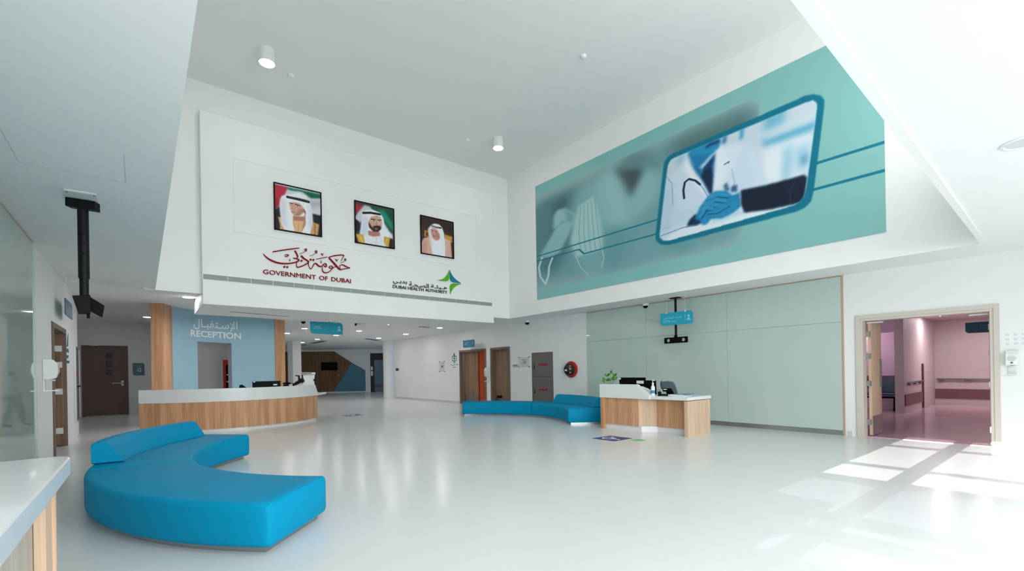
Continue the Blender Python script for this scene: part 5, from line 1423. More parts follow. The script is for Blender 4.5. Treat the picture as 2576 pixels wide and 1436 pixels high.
mb, _ = text_h('ROOM', (XR-.013, a.y-.05, c.z+.04), (0, -1, 0), .07, (-.001, 0, 0), maxw=(a.y-c.y)*.8) if False else (MB().box((XR-.014, c.y+.06, c.z+.05), (XR-.012, a.y-.06, c.z+.08)), 0)
part('printed_line', mb, M['vent_dark'], t)
# x-ray pictogram and words
t = thing('wall_lettering', 'dark teal figure pictogram and X-RAY words by the orange room door', 'lettering', (XR, 18.7, 1.6))
xw = XR - .004
def rb(px0, py0, px1, py1):
    a = at_x(px0, py0, xw); c = at_x(px1, py1, xw); return MB().box((xw, c.y, c.z), (XR-.001, a.y, a.z))
a = at_x(1142.5, 891.5, xw)
part('head', MB().cyl((xw, a.y, a.z), (XR-.001, a.y, a.z), .06, 16), M['teal_ink'], t)
part('neck', rb(1141, 893, 1144, 896), M['teal_ink'], t)
fr = rb(1137, 895.3, 1148.5, 896.6); 
for q in ((1137, 895.3, 1138.4, 907.6), (1147.1, 895.3, 1148.5, 907.6), (1137, 906.4, 1148.5, 907.6)): fr.add(rb(*q).v, rb(*q).f)
part('film_frame', fr, M['teal_ink'], t)
part('ribs', rb(1141, 898.5, 1144.5, 903.5), M['teal_ink'], t)
part('legs', rb(1141, 908.5, 1144.6, 913), mat('pale_teal_ink', (98, 132, 146), .5), t)
for body, q, hh in ((AR_XRAY, (1134, 919.5, 1152.5, 915.3), 0), ('X-RAY', (1138.8, 925.3, 1147, 922.2), 0)):
    o1 = at_x(q[0], q[1], xw); o2 = at_x(q[2], q[1], xw); z2 = at_x(q[0], q[3], xw).z
    part('lettering', text_mb(body, (xw, o1.y, o1.z), (0, o2.y-o1.y, 0), (0, 0, z2-o1.z), (-.002, 0, 0), .012), M['ink'], t)
# small blue sign by the column
a = rw(996, 926.5); c = rw(1003, 932.5)
single('room_sign', 'small dark blue square sign on the white wall next to the round column', 'sign', MB().box((XR-.012, c.y, c.z), (XR-.001, a.y, a.z)), M['sign_dark'])
# hand sanitiser dispensers
def dispenser(label, F, s=1.0):
    """F(side, out, up) -> point; wall plate at out=0"""
    t = thing('sanitizer_dispenser', label, 'hand sanitizer dispenser', tuple(F(0, 0, 0)))
    def ob(a, c): return MB().extrude([F(*q) for q in ((a[0], a[1], a[2]), (c[0], a[1], a[2]), (c[0], c[1], a[2]), (a[0], c[1], a[2]))], F(0, 0, c[2]-a[2]) - F(0, 0, 0))
    prof = [(0, .30), (.07, .30), (.11, .25), (.115, .17), (.10, .11), (.06, .09), (0, .09)]
    part('body', MB().extrude([F(-.06, o_, u_) for o_, u_ in prof], F(.06, 0, 0) - F(-.06, 0, 0)), M['plastic'], t, bevel=.01)
    part('window', MB().extrude([F(-.045, .1135 + (.003 if k else .003), u) if False else F(.045*math.cos(a), .1165, .19 + .035*math.sin(a)) for k, a in enumerate([2*PI*j/16 for j in range(16)]) for u in (0,)], F(0, .003, 0) - F(0, 0, 0)), M['grey_wall'], t)
    part('badge', ob((-.012, .115, .125), (.012, .118, .14)), M['sign_dark'], t)
    part('nozzle', ob((-.02, .05, .075), (.02, .09, .09)), M['grey_wall'], t)
    part('drip_tray', ob((-.045, 0, -.03), (.045, .12, -.018)), M['plastic'], t)
    part('tray_bracket', ob((-.04, 0, -.03), (.04, .012, .10)), M['plastic'], t)
    return t
a = at_x(2547, 935, XR)
dispenser('white sanitizer dispenser on the sunlit wall beside the double doorway', lambda s_, o_, u_: Vector((XR - .002 - o_*1.1, a.y - s_*1.25, a.z - .01 + u_*1.25)))
a2 = at_x(1228, 955, XR)
dispenser('white sanitizer dispenser on the wall strip between the two brown doors', lambda s_, o_, u_: Vector((XR - .002 - o_*1.3, a2.y - s_*1.6, a2.z - .02 + u_*1.8)))
a3 = at_x(120, 975, XL+.05); 
yd = GY + 1.0; a3 = at_y(135, 975, yd); k3 = (at_y(148, 930, yd).x - XL)/.116
dispenser('white sanitizer dispenser seen from its side at the end of the grey-green glass', lambda s_, o_, u_: Vector((XL + .002 + o_*k3, yd + s_, a3.z - .01 + u_*1.7)))
# faint hand washing poster
a = at_x(2522, 832, XR); c = at_x(2590, 868, XR)
t = thing('wall_poster', 'faint pale instruction poster above the sanitizer by the double doorway', 'poster', (XR, a.y-.1, c.z))
part('sheet', MB().box((XR-.003, c.y, c.z), (XR-.0005, a.y, a.z)), M['paper'], t)
for i in range(3):
    for j in range(3):
        yy = a.y - .03 - (a.y-c.y)*i/3.2; zz_ = a.z - .05 - (a.z-c.z)*j/3.4
        part('picture', MB().box((XR-.0045, yy-.05, zz_-.045), (XR-.003, yy, zz_)), mat('faint_print', (216, 220, 224), .6), t)

# ------------------------------------------------------------------ side wall fittings
y0, y1 = at_x(184, 870, XL).y, at_x(196, 880, XL).y; zt_ = at_x(184, 870, XL).z; zb2 = at_x(186, 1062, XL).z
t = thing('fire_hose_cabinet', 'narrow steel cabinet with red mark in the side wall past the brown door', 'cabinet', (XL, (y0+y1)/2, zb2))
part('frame', MB().box((XL+.001, y0, zb2), (XL+.05, y0+.05, zt_)).box((XL+.001, y1-.05, zb2), (XL+.03, y1, zt_)).box((XL+.001, y0+.05, zt_-.05), (XL+.03, y1-.05, zt_)).box((XL+.001, y0+.05, zb2), (XL+.03, y1-.05, zb2+.05)), M['steel'], t)
zm = (zt_*.48 + zb2*.52)
for za, zb3 in ((zm+.01, zt_-.055), (zb2+.055, zm-.01)):
    part('door', MB().box((XL+.001, y0+.055, za), (XL+.022, y1-.055, zb3)), M['steel_dark'], t)
part('red_label', MB().cyl((XL+.022, (y0+y1)/2, 1.62), (XL+.027, (y0+y1)/2, 1.62), .09, 16), M['red_plastic'], t)
part('handle', MB().box((XL+.022, y0+.1, zm-.05), (XL+.05, y1-.1, zm-.01)), M['black'], t)
t = thing('wall_lettering', 'teal pictogram and small plate on the side wall between door and steel cabinet', 'lettering', (XL, 15.2, 1.6))
def lw(px, py): return at_x(px, py, XL+.006)
for nm, q in (('pictogram', [(168.5, 872), (170, 850), (172, 838), (171.5, 872)]), ('letter', [(166.5, 876), (172, 877), (173.5, 887), (166, 885)]), ('letter', [(167.5, 893), (173, 893.5), (172, 900), (168, 902)]), ('plate', [(164.5, 906), (175, 907.5), (175, 914), (164.5, 912.5)])):
    part(nm, MB().extrude([lw(*v) for v in q], (-.005, 0, 0)), M['teal_ink'], t)
# letter G plate on the dim wall
a = at_y(333.5, 913, FY-.02); c = at_y(364, 944, FY-.02)
t = thing('letter_sign', 'dark teal square sign with letter G beside the dark double door', 'sign', ((a.x+c.x)/2, FY, c.z))
w_, h_ = c.x-a.x, a.z-c.z
part('plate', MB().extrude([(a.x + u, FY-.02, c.z + v) for u, v in sign_outline(w_, h_, h_*.14)], (0, .019, 0)), M['sign_dark'], t)
mb, _ = text_h('G', (a.x + w_*.38, FY-.022, c.z + h_*.3), (1, 0, 0), h_*.28, (0, -.002, 0), .02); part('lettering', mb, M['text_pale'], t)
mb, _ = text_h(AR_WAITING, (a.x + w_*.36, FY-.022, c.z + h_*.64), (1, 0, 0), h_*.16, (0, -.002, 0), .0, maxw=w_*.3); part('lettering', mb, mat('dim_teal_ink', (84, 150, 170), .5), t)

# ------------------------------------------------------------------ far end
def fq(px, py, off): return farp(px, py, off)
t = thing('television', 'black wall television on the brown wood cladding far behind reception', 'television', tuple(fq(828, 931, .08)))
part('casing', MB().extrude([fq(*v, .10) for v in ((807.5, 911), (848.8, 911), (848.8, 931.3), (807.5, 931.3))], FN*-.055), M['black'], t, bevel=.01)
part('screen', MB().extrude([fq(*v, .103) for v in ((808.8, 912.2), (847.5, 912.2), (847.5, 930), (808.8, 930))], FN*-.004), M['screen'], t)
t = thing('fire_alarm_sounder', 'small red alarm sounder high on the brown wood cladding', 'fire alarm', tuple(fq(852.5, 904, .05)))
part('body', MB().extrude([fq(*v, .12) for v in ((850, 901), (855.5, 901), (855.5, 904.3), (850, 904.3))], FN*-.075), mat('dark_red_plastic', (120, 20, 22), .4), t)
t = thing('fire_call_point', 'small red call point low on the brown wood cladding', 'fire alarm', tuple(fq(852, 946, .05)))
part('body', MB().extrude([fq(*v, .10) for v in ((849.5, 941.5), (854.5, 941.5), (854.5, 946), (849.5, 946))], FN*-.055), M['red_plastic'], t)
part('glass', MB().extrude([fq(*v, .104) for v in ((850.7, 942.6), (853.4, 942.6), (853.4, 944.9), (850.7, 944.9))], FN*-.004), M['paper'], t)
# dark entrance with a glass door
e0, e1 = F1 + FD*EO, F1 + FD*6.95
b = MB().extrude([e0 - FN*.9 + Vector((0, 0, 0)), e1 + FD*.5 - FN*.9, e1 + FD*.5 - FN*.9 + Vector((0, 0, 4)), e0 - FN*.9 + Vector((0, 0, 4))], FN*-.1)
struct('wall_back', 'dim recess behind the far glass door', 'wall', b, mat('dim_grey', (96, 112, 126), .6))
t = thing('door_6', 'dark framed glass door beside the round column', 'door', tuple(e0), kind='structure')
H3 = Vector((0, 0, 3.1)); hd = farp(955, 905).z
b = MB().extrude([e0 - FN*.04, e0 + FD*.30 - FN*.04, e0 + FD*.30 - FN*.04 + H3, e0 - FN*.04 + H3], FN*-.1)
b.extrude([e0 + FD*.30 - FN*.04 + Vector((0, 0, hd)), e1 - FN*.04 + Vector((0, 0, hd)), e1 - FN*.04 + H3, e0 + FD*.30 - FN*.04 + H3], FN*-.1)
part('door_frame', b, mat('blue_black', (16, 20, 32), .4), t)
part('glass_leaf', MB().extrude([e0 + FD*.30 - FN*.08, e0 + FD*.78 - FN*.08, e0 + FD*.78 - FN*.08 + Vector((0, 0, hd)), e0 + FD*.30 - FN*.08 + Vector((0, 0, hd))], FN*-.02), mat('blue_grey_glass', (104, 128, 146), .15), t)
part('glass_leaf', MB().extrude([e0 + FD*.80 - FN*.08, e1 - FN*.08, e1 - FN*.08 + Vector((0, 0, hd)), e0 + FD*.80 - FN*.08 + Vector((0, 0, hd))], FN*-.02), mat('blue_grey_glass', (98, 122, 140), .15), t)
part('kick_strip', MB().extrude([e0 + FD*.31 - FN*.07 + Vector((0, 0, .35)), e1 - FN*.07 + Vector((0, 0, .35)), e1 - FN*.07 + Vector((0, 0, .62)), e0 + FD*.31 - FN*.07 + Vector((0, 0, .62))], FN*-.008), mat('brownish_strip', (92, 86, 92), .4), t)
b1, b2 = fq(932.5, 922, 0), fq(938, 931, 0)
single('wall_notice', 'white notice on the dark door frame far away', 'notice', MB().extrude([fq(932.8, 921.5, -.02), fq(937.8, 921.5, -.02), fq(937.8, 931, -.02), fq(932.8, 931, -.02)], FN*-.01), M['paper'])
single('wall_notice', 'white device under the notice on the dark door frame', 'notice', MB().extrude([fq(932.8, 933, -.0), fq(938.2, 933, -.0), fq(938.2, 945, -.0), fq(932.8, 945, -.0)], FN*-.03), M['plastic'])
# round column and square column
p = at_z(980, 1003.5, 0); d = Vector((p.x, p.y, 0)).normalized(); r = .345
c = p + d*r
c = Vector((at_y(980, 1000, 26.4).x, 26.4, 0))
struct('trim', 'round grey-white column at the end of the long wall', 'column', MB().cyl((c.x, c.y, 0), (c.x, c.y, zc(c.x, c.y)), r, 40).lathe((c.x, c.y, 0), (0, 0, 1), [(r+.012, 0), (r+.012, .1)], 40), M['white'], smooth=True)
a0 = at_ceiling(723.5, 858); a1 = at_ceiling(735.5, 856.5); 
P1 = Vector((a1.x, a1.y, 0)); s1_ = at_plane(757.5, 880, P1, (FN.x, FN.y, 0)); s1_.z = 0; dd = s1_ - P1
s0_ = at_plane(723.5, 880, P1 + Vector((0, .5, 0)), (FN.x, FN.y, 0)); s0_.z = 0
b = MB().prism([(P1.x, P1.y), (s1_.x, s1_.y), (s1_.x + (s0_-P1).x, s1_.y + (s0_-P1).y), (s0_.x, s0_.y)], 0, zc(P1.x, P1.y)+.02)
struct('trim', 'square white column behind the second oak pillar', 'column', b, M['white'])

# ------------------------------------------------------------------ on the reception desk
def desk_pt(px, r, z): 
    """point on a circle of radius r about the desk centre, along the sight line px"""
    d = _ray(px, 980); d = Vector((d.x, d.y)).normalized(); cx, cy = DC
    B = -(d.x*cx + d.y*cy); Cc = cx*cx + cy*cy - r*r; t_ = -B - math.sqrt(max(0, B*B - Cc)); return Vector((d.x*t_, d.y*t_, z))
p = desk_pt(671, 2.3, .78); sd = Vector((p.y, -p.x, 0)).normalized(); fw = Vector((-p.x, -p.y, 0)).normalized()
wM = (699-643)/FPX*math.hypot(p.x, p.y)*.98
zt_ = at_plane(671, 958.5, p, (p.x, p.y, 0)).z
t = thing('monitor', 'black computer monitor seen from behind on the reception desk', 'monitor', tuple(p))
part('casing', MB().obox(p - sd*wM/2 + Vector((0, 0, zt_-.78-.36)), sd*wM, fw*-.05, Vector((0, 0, .36))), M['black'], t, bevel=.008)
part('stand', MB().obox(p - sd*.04 - fw*.05, sd*.08, fw*.02, Vector((0, 0, .3))).obox(p - sd*.14 - fw*.12, sd*.28, fw*.2, Vector((0, 0, .02))), M['black'], t)
part('sticker', MB().obox(p + sd*wM*.24 + fw*.001 + Vector((0, 0, zt_-.78-.13)), sd*wM*.14, fw*.002, Vector((0, 0, .04))), M['paper'], t)
part('sticker', MB().obox(p - sd*wM*.47 + fw*.001 + Vector((0, 0, zt_-.78-.03)), sd*wM*.07, fw*.002, Vector((0, 0, .025))), M['paper'], t)
# office chair behind the desk
p = desk_pt(607, 1.7, 0); zt_ = at_plane(606, 967, p, (p.x, p.y, 0)).z
t = thing('office_chair', 'black office chair whose headrest peeks over the reception desk', 'chair', (p.x, p.y, 0))
part('backrest', MB().extrude([p + sd*-.06 + Vector((0, 0, .62)), p + sd*.28 + Vector((0, 0, .62)), p + sd*.16 + Vector((0, 0, zt_-.12)), p + sd*.02 + Vector((0, 0, zt_)), p + sd*-.05 + Vector((0, 0, zt_-.02))], fw*-.06), M['black'], t, bevel=.02)
part('seat', MB().obox(p - sd*.22 + fw*.02 + Vector((0, 0, .44)), sd*.46, fw*.46, Vector((0, 0, .08))), M['black'], t, bevel=.03)
part('column', MB().cyl(p + fw*.25 + Vector((0, 0, .08)), p + fw*.25 + Vector((0, 0, .44)), .03, 12), M['steel'], t)
for k in range(5):
    a = 2*PI*k/5; q = p + fw*.25
    part('leg', MB().cyl(q + Vector((0, 0, .10)), q + Vector((.26*math.cos(a), .26*math.sin(a), .05)), .022, 8), M['black'], t)
    part('caster', MB().ball(q + Vector((.26*math.cos(a), .26*math.sin(a), .03)), .03, 10, 6), M['black'], t, smooth=True)
# multifunction printer
p = desk_pt(768, 2.35, .78); sd = Vector((p.y, -p.x, 0)).normalized(); fw = Vector((-p.x, -p.y, 0)).normalized(); D = math.hypot(p.x, p.y)
def pp(px, py, o=0.0):
    q = at_plane(px, py, p + fw*o, (p.x, p.y, 0)); return q
t = thing('printer', 'white and black office printer at the outer end of the reception desk', 'printer', tuple(p))
zf = .79
def down(q): return Vector((q.x, q.y, zf))
part('body', MB().extrude([pp(762, 943), pp(792, 943), pp(791, 952), pp(789.5, 958), pp(791, 962), down(pp(790, 972)), down(pp(757, 972)), pp(759, 966), pp(767, 958), pp(763, 952)], fw*-.45), M['plastic'], t, bevel=.01)
part('scanner_lid', MB().extrude([pp(757, 936.5, .02), pp(793.5, 936.5, .02), pp(793.5, 942.5, .02), pp(757, 941.5, .02)], fw*-.5), M['plastic'], t, bevel=.01)
part('feeder_slot', MB().extrude([pp(757, 937.6, .025), pp(784, 937.6, .025), pp(784, 939.6, .025), pp(757, 939.6, .025)], fw*-.01), M['screen'], t)
part('output_bay', MB().extrude([pp(743, 944, .01), pp(754, 944, .01), pp(754, 951, .01), pp(763, 954, .01), pp(763, 960, .01), pp(757, 963, .01), pp(744, 969, .01), pp(738, 969, .01), pp(741, 962, .01), pp(750, 957, .01), pp(750, 946.5, .01), pp(743, 946, .01)], fw*-.4), M['black'], t)
part('paper_tray', MB().extrude([pp(741, 945, .0), pp(751, 946, .0), pp(751, 958, .0), down(pp(741, 972, .0))], fw*-.3), mat('cream_plastic', (206, 204, 194), .5), t)
part('side_catch', MB().extrude([pp(788, 955, .012), pp(791.5, 952, .012), pp(790.5, 957.5, .012), pp(788, 957.5, .012)], fw*-.02), M['black'], t)
p = desk_pt(727, 2.35, .78)
t = thing('telephone', 'black desk telephone beside the printer on the reception desk', 'telephone', tuple(p))
zt_ = at_plane(727, 963, p, (p.x, p.y, 0)).z
b = MB().extrude([p - sd*.16 + Vector((0, 0, .0)), p + sd*.16, p + sd*.16 + Vector((0, 0, zt_-.80)), p - sd*.02 + Vector((0, 0, zt_-.78)), p - sd*.16 + Vector((0, 0, zt_-.84))], fw*-.2)
part('base', b, M['black'], t, bevel=.008)
part('handset', MB().tube([p - sd*.16 + fw*.03 + Vector((0, 0, zt_-.80)), p - sd*.05 + fw*.04 + Vector((0, 0, zt_-.77)), p + sd*.04 + fw*.03 + Vector((0, 0, zt_-.80))], .028, 10), M['black'], t, smooth=True)
part('display', MB().obox(p + sd*.0 + fw*.001 + Vector((0, 0, zt_-.88)), sd*.1, fw*.004, Vector((0, 0, .07))), M['grey_wall'], t)

# ------------------------------------------------------------------ on the small desk
WT = .86
def on(px, x): 
    q = at_x(px, 980, x); return Vector((x, q.y, WT))
p = on(1536, 9.45)
t = thing('potted_plant', 'small leafy green plant at the screened end of the small desk', 'plant', tuple(p))
zt_ = at_x(1536, 935, 9.45).z
part('pot', MB().lathe(p, (0, 0, 1), [(.045, 0), (.06, .10), (.064, .11), (.052, .11)], 20), M['plastic'], t, smooth=True)
stems = MB(); rnd = random.Random(3)
tips = []
for px, py in ((1536, 940), (1527, 946), (1546, 946), (1524, 956), (1541, 952), (1522, 962), (1534, 958), (1547, 955)):
    q = at_x(px, py, 9.45 + rnd.uniform(-.06, .06)); tips.append(q)
    stems.tube([p + Vector((0, 0, .10)), (p + q)/2 + Vector((0, 0, .05)), q], .004, 6)
part('stems', stems, mat('stem_green', (88, 140, 50), .5), t)
lm = mat('leaf_green', (84, 156, 44), .4, noise=.15, nscale=20); lm2 = mat('dark_leaf_green', (44, 110, 36), .4, noise=.15, nscale=20)
for i, q in enumerate(tips):
    for k in range(2):
        d = Vector((rnd.uniform(-.4, .4), rnd.uniform(-1, 1), rnd.uniform(-.1, 1.0))).normalized(); n_ = d.cross(Vector((1, .2, 0))).normalized(); l = rnd.uniform(.09, .13); w_ = .032
        up = d.cross(n_)*.012
        mb = MB().sweep([[q + d*l*s - n_*w_*math.sin(PI*min(.98, max(.03, s)))**.8, q + d*l*s + up*math.sin(PI*s) , q + d*l*s + n_*w_*math.sin(PI*min(.98, max(.03, s)))**.8, q + d*l*s + up*math.sin(PI*s) - up.normalized()*.002] for s in (0, .15, .35, .55, .75, .9, 1)])
        part('leaf', mb, lm if (i+k) % 2 else lm2, t, smooth=True)
def back_monitor(label, pxl, pxr, pyt, x, tilt):
    a = at_x(pxl, pyt, x); c = at_x(pxr, pyt, x); zt_ = (a.z + c.z)/2; m_ = (a.y + c.y)/2
    t = thing('monitor', label, 'monitor', (x+.05, m_, WT))
    part('casing', MB().extrude([(x, a.y, zt_), (x, c.y, zt_), (x-tilt, c.y, zt_-.33), (x-tilt, a.y, zt_-.33)], (.045, 0, .006)), M['black'], t, bevel=.008)
    part('stand', MB().box((x+.03, m_-.03, WT+.01), (x+.06, m_+.03, zt_-.1)).box((x-.06, m_-.12, WT), (x+.12, m_+.12, WT+.015)), M['black'], t)
    return t, a, c, zt_
t, a, c, zt_ = back_monitor('larger black monitor seen from behind on the small desk, nearest the plant', 1557, 1622, 949.8, 9.50, -.02)
part('corner_sticker', MB().box((9.495, a.y-.06, zt_-.045), (9.499, a.y, zt_-.005)), M['paper'], t)
t, a, c, zt_ = back_monitor('lower black monitor with a white label beside the pump bottle', 1600, 1648, 957, 9.36, -.02)
pt_ = thing('paper_holder', 'white paper holder between the slanted screen and the pump bottle', 'paper holder', (9.28, 6.34, WT))
part('box', MB().extrude([(9.24, 6.24, WT), (9.24, 6.52, WT), (9.24, 6.52, WT+.20), (9.24, 6.30, WT+.14), (9.24, 6.24, WT+.06)], (.07, 0, 0)), M['plastic'], pt_)
part('sheets', MB().extrude([(9.255, 6.27, WT+.02), (9.255, 6.50, WT+.02), (9.255, 6.50, WT+.215), (9.255, 6.33, WT+.16)], (.04, 0, 0)), M['paper'], pt_)
part('label_sticker', MB().box((9.352, a.y-.22, zt_-.075), (9.357, a.y-.02, zt_-.005)), M['paper'], t)
# pump bottle
p = on(1642.5, 9.20); zt_ = at_x(1648, 956, 9.20).z; hB = zt_ - WT
t = thing('pump_bottle', 'clear hand gel pump bottle with blue band on the small desk', 'bottle', tuple(p))
part('bottle', MB().lathe(p, (0, 0, 1), [(.044, 0), (.046, .01), (.046, hB*.52), (.04, hB*.60), (.02, hB*.68), (.018, hB*.74)], 24), mat('milky_plastic', (228, 234, 238), .2), t, smooth=True)
part('blue_label', MB().cyl(p + Vector((0, 0, hB*.17)), p + Vector((0, 0, hB*.36)), .0468, 24), mat('blue_label', (70, 130, 190), .4), t, smooth=True)
part('pump', MB().cyl(p + Vector((0, 0, hB*.74)), p + Vector((0, 0, hB*.84)), .022, 16).cyl(p + Vector((0, 0, hB*.84)), p + Vector((0, 0, hB*.97)), .008, 10).box(p + Vector((-.012, -.05, hB*.95)), p + Vector((.012, .015, hB))), M['plastic'], t, smooth=False)
# pen cup
p = on(1659, 9.28)
t = thing('pen_cup', 'black pen cup with pens between bottle and telephone', 'pen holder', tuple(p))
part('cup', MB().lathe(p, (0, 0, 1), [(.038, 0), (.04, .10), (.036, .10)], 18), M['black'], t, smooth=True)
for k, (m_, dx, dy) in enumerate(((M['red_plastic'], -.01, .02), (M['plastic'], .0, -.02), (M['black'], .012, .0))):
    part('pen', MB().cyl(p + Vector((dx, dy, .02)), p + Vector((dx*1.8, dy*1.8, .145)), .005, 8), m_, t)
# desk telephone with a big grey hood
def ph(px, py, x=9.42): return at_x(px, py, x)
p = on(1680, 9.45)
t = thing('telephone', 'grey desk telephone seen from behind on the small desk', 'telephone', tuple(p))
X1 = 9.40
gm = mat('slate_plastic', (84, 92, 102), .4)
ss = [(1664, 960), (1676, 958.3), (1690, 960.5), (1697, 972), (1703, 986), (1705, 993.0)]
b = MB().extrude([ph(1662, 960.5, X1), ph(1678, 958.3, X1), ph(1692, 960.5, X1), ph(1697, 970, X1), ph(1701, 982, X1), ph(1704, 992.5, X1), ph(1696, 993, X1), ph(1693, 985, X1), ph(1688, 977, X1), ph(1666, 977, X1)], (.05, 0, 0))
part('back_shell', b, gm, t, bevel=.008)
b = MB().extrude([ph(1665, 977, X1-.01), ph(1684, 976.5, X1-.01), ph(1689, 984.5, X1-.01), ph(1668, 985, X1-.01)], (.06, 0, 0))
part('socket_box', b, M['black'], t, bevel=.004)
part('white_label', MB().extrude([ph(1668, 978.3, X1-.013), ph(1677, 978.3, X1-.013), ph(1678, 980.5, X1-.013), ph(1669, 980.5, X1-.013)], (.002, 0, 0)), M['paper'], t)
b = MB().extrude([ph(1690, 988, X1+.02), ph(1698, 992, X1+.02), (X1+.02, ph(1700, 990, X1).y, WT), (X1+.02, ph(1686, 990, X1).y, WT)], (.16, 0, 0))
part('foot', b, M['black'], t, bevel=.004)
part('handset', MB().tube([ph(1664, 959, X1+.06), ph(1663, 968, X1+.09), ph(1666, 978, X1+.10)], .022, 10), gm, t, smooth=True)
part('keypad', MB().extrude([ph(1670, 961, X1+.055), ph(1691, 962, X1+.055), (X1+.16, ph(1697, 980).y, WT+.03), (X1+.16, ph(1668, 980).y, WT+.03)], (.012, 0, 0)), M['black'], t)
# folders and sheets
p = on(1758, 9.45)
def flat(label, name, cat, pts, z, th, m, parent=None):
    q = [at_z(px, py, WT + z) for px, py in pts]
    mb = MB().extrude([(v.x, v.y, WT + z) for v in q], (0, 0, th))
    return single(name, label, cat, mb, m)
yb_c = on(1772, 9.6).y
t = thing('document_stack', 'white papers under a blue folder at the open end of the small desk', 'papers', (9.7, 5.75, WT))
part('paper_stack', MB().obox((9.30, 5.44, WT), (.05, .42, 0), (.30, -.02, 0), (0, 0, .018)), M['paper'], t)
part('paper_stack', MB().obox((9.36, 5.48, WT+.018), (.04, .36, 0), (.30, -.02, 0), (0, 0, .02)), M['paper'], t)
part('folder', MB().obox((9.34, 5.40, WT+.038), (.03, .24, 0), (.32, -.02, 0), (0, 0, .012)), mat('blue_folder', (58, 148, 200), .4), t)
single('stapler', 'black stapler lying between telephone and papers', 'stapler', MB().obox((9.42, 5.93, WT), (0, .16, 0), (.05, 0, 0), (0, .0, .035)), M['black'], bevel=.008)
single('paper_sheet', 'single white sheet lying in front of the grey telephone', 'paper', MB().obox((9.18, 6.16, WT+.0005), (0, .26, 0), (.18, .02, 0), (0, 0, .0015)), M['paper'])

# ------------------------------------------------------------------ floor stickers
def wheel_sticker(label, pts):
    q = [at_z(*v, 0) for v in pts]; c = sum(q, Vector((0, 0, 0)))/4
    e1 = ((q[1]-q[0]) + (q[2]-q[3]))/2; e2 = ((q[3]-q[0]) + (q[2]-q[1]))/2; o = c - e1/2 - e2/2
    t = thing('floor_sticker', label, 'floor sticker', (c.x, c.y, 0), 'blue wheelchair stickers on the floor')
    part('base', MB().extrude([o, o+e1, o+e1+e2, o+e2], (0, 0, .002)), M['sticker_blue'], t)
    fn = lambda x, y: o + e1*x + e2*y + Vector((0, 0, .0022))
    T = Vector((0, 0, .001))
    mb = MB(); stroke(mb, [(.45 + .2*math.cos(a), .38 + .2*math.sin(a), .06) for a in [math.radians(100 + 22*k) for k in range(12)]], fn, T)
    part('wheel_mark', mb, M['text_white'], t)
    mb = MB(); stroke(mb, [(.42, .74, .07), (.46, .50, .07), (.64, .48, .06), (.74, .26, .06), (.82, .28, .05)], fn, T, False); stroke(mb, [(.44, .62, .05), (.62, .60, .05)], fn, T, False)
    part('figure_mark', mb, M['text_white'], t)
    part('head_mark', MB().extrude([fn(.42 + .06*math.cos(2*PI*k/14), .84 + .06*math.sin(2*PI*k/14)) for k in range(14)], T), M['text_white'], t)
wheel_sticker('dark blue wheelchair sticker on the floor before the small desk', [(1489, 1102.5), (1534, 1095.5), (1591, 1102.5), (1545, 1110)])
wheel_sticker('dark blue wheelchair sticker on the floor past the reception desk end', [(861, 1045.3), (897, 1040.5), (912, 1043.3), (877, 1047.3)])
def green(px, py, r, label):
    p = at_z(px, py)
    t = thing('floor_sticker', label, 'floor sticker', (p.x, p.y, 0), 'round green stickers on the floor')
    part('disc', MB().cyl((p.x, p.y, 0), (p.x, p.y, .002), r, 28), M['sticker_green'], t)
    part('footprint_mark', MB().ball((p.x-.05, p.y, .002), .04, 10, 4, (.03, .07, .0012)).ball((p.x+.05, p.y, .002), .04, 10, 4, (.03, .07, .0012)), M['green'] if False else mat('footprint', (104, 172, 116), .5), t)
green(1605, 1107, .15, 'round green floor sticker beside the wheelchair sticker at the small desk')
green(704, 1087.3, .17, 'round green floor sticker in front of the curved reception desk')
green(848, 1068, .15, 'round green floor sticker farther along, past the reception desk end')

# ------------------------------------------------------------------ person behind the oak pillar, seen only as a reflection in the grey-green glass
def skinned(nodes, links, root, sub=2):
    """nodes: name -> (x, y, z, r); returns vertices and faces of a smooth skin"""
    me = bpy.data.meshes.new('skin'); names = list(nodes); ix = {n: i for i, n in enumerate(names)}
    me.from_pydata([nodes[n][:3] for n in names], [(ix[a], ix[b_]) for a, b_ in links], [])
    o = bpy.data.objects.new('skin', me); COL.objects.link(o)
    m = o.modifiers.new('skin', 'SKIN'); m.use_smooth_shade = True
    for i, n in enumerate(names):
        v = me.skin_vertices[0].data[i]; r = nodes[n][3]; v.radius = (r, r) if not isinstance(r, tuple) else r; v.use_root = (n == root)
    s_ = o.modifiers.new('sub', 'SUBSURF'); s_.levels = sub; s_.render_levels = sub
    ev = bpy.data.meshes.new_from_object(o.evaluated_get(bpy.context.evaluated_depsgraph_get()))
    mb = MB(); mb.v = [v.co.copy() for v in ev.vertices]; mb.f = [tuple(p.vertices) for p in ev.polygons]
    bpy.data.objects.remove(o); bpy.data.meshes.remove(me); bpy.data.meshes.remove(ev)
    return mb
PB = Vector((.60, 21.5, 0))
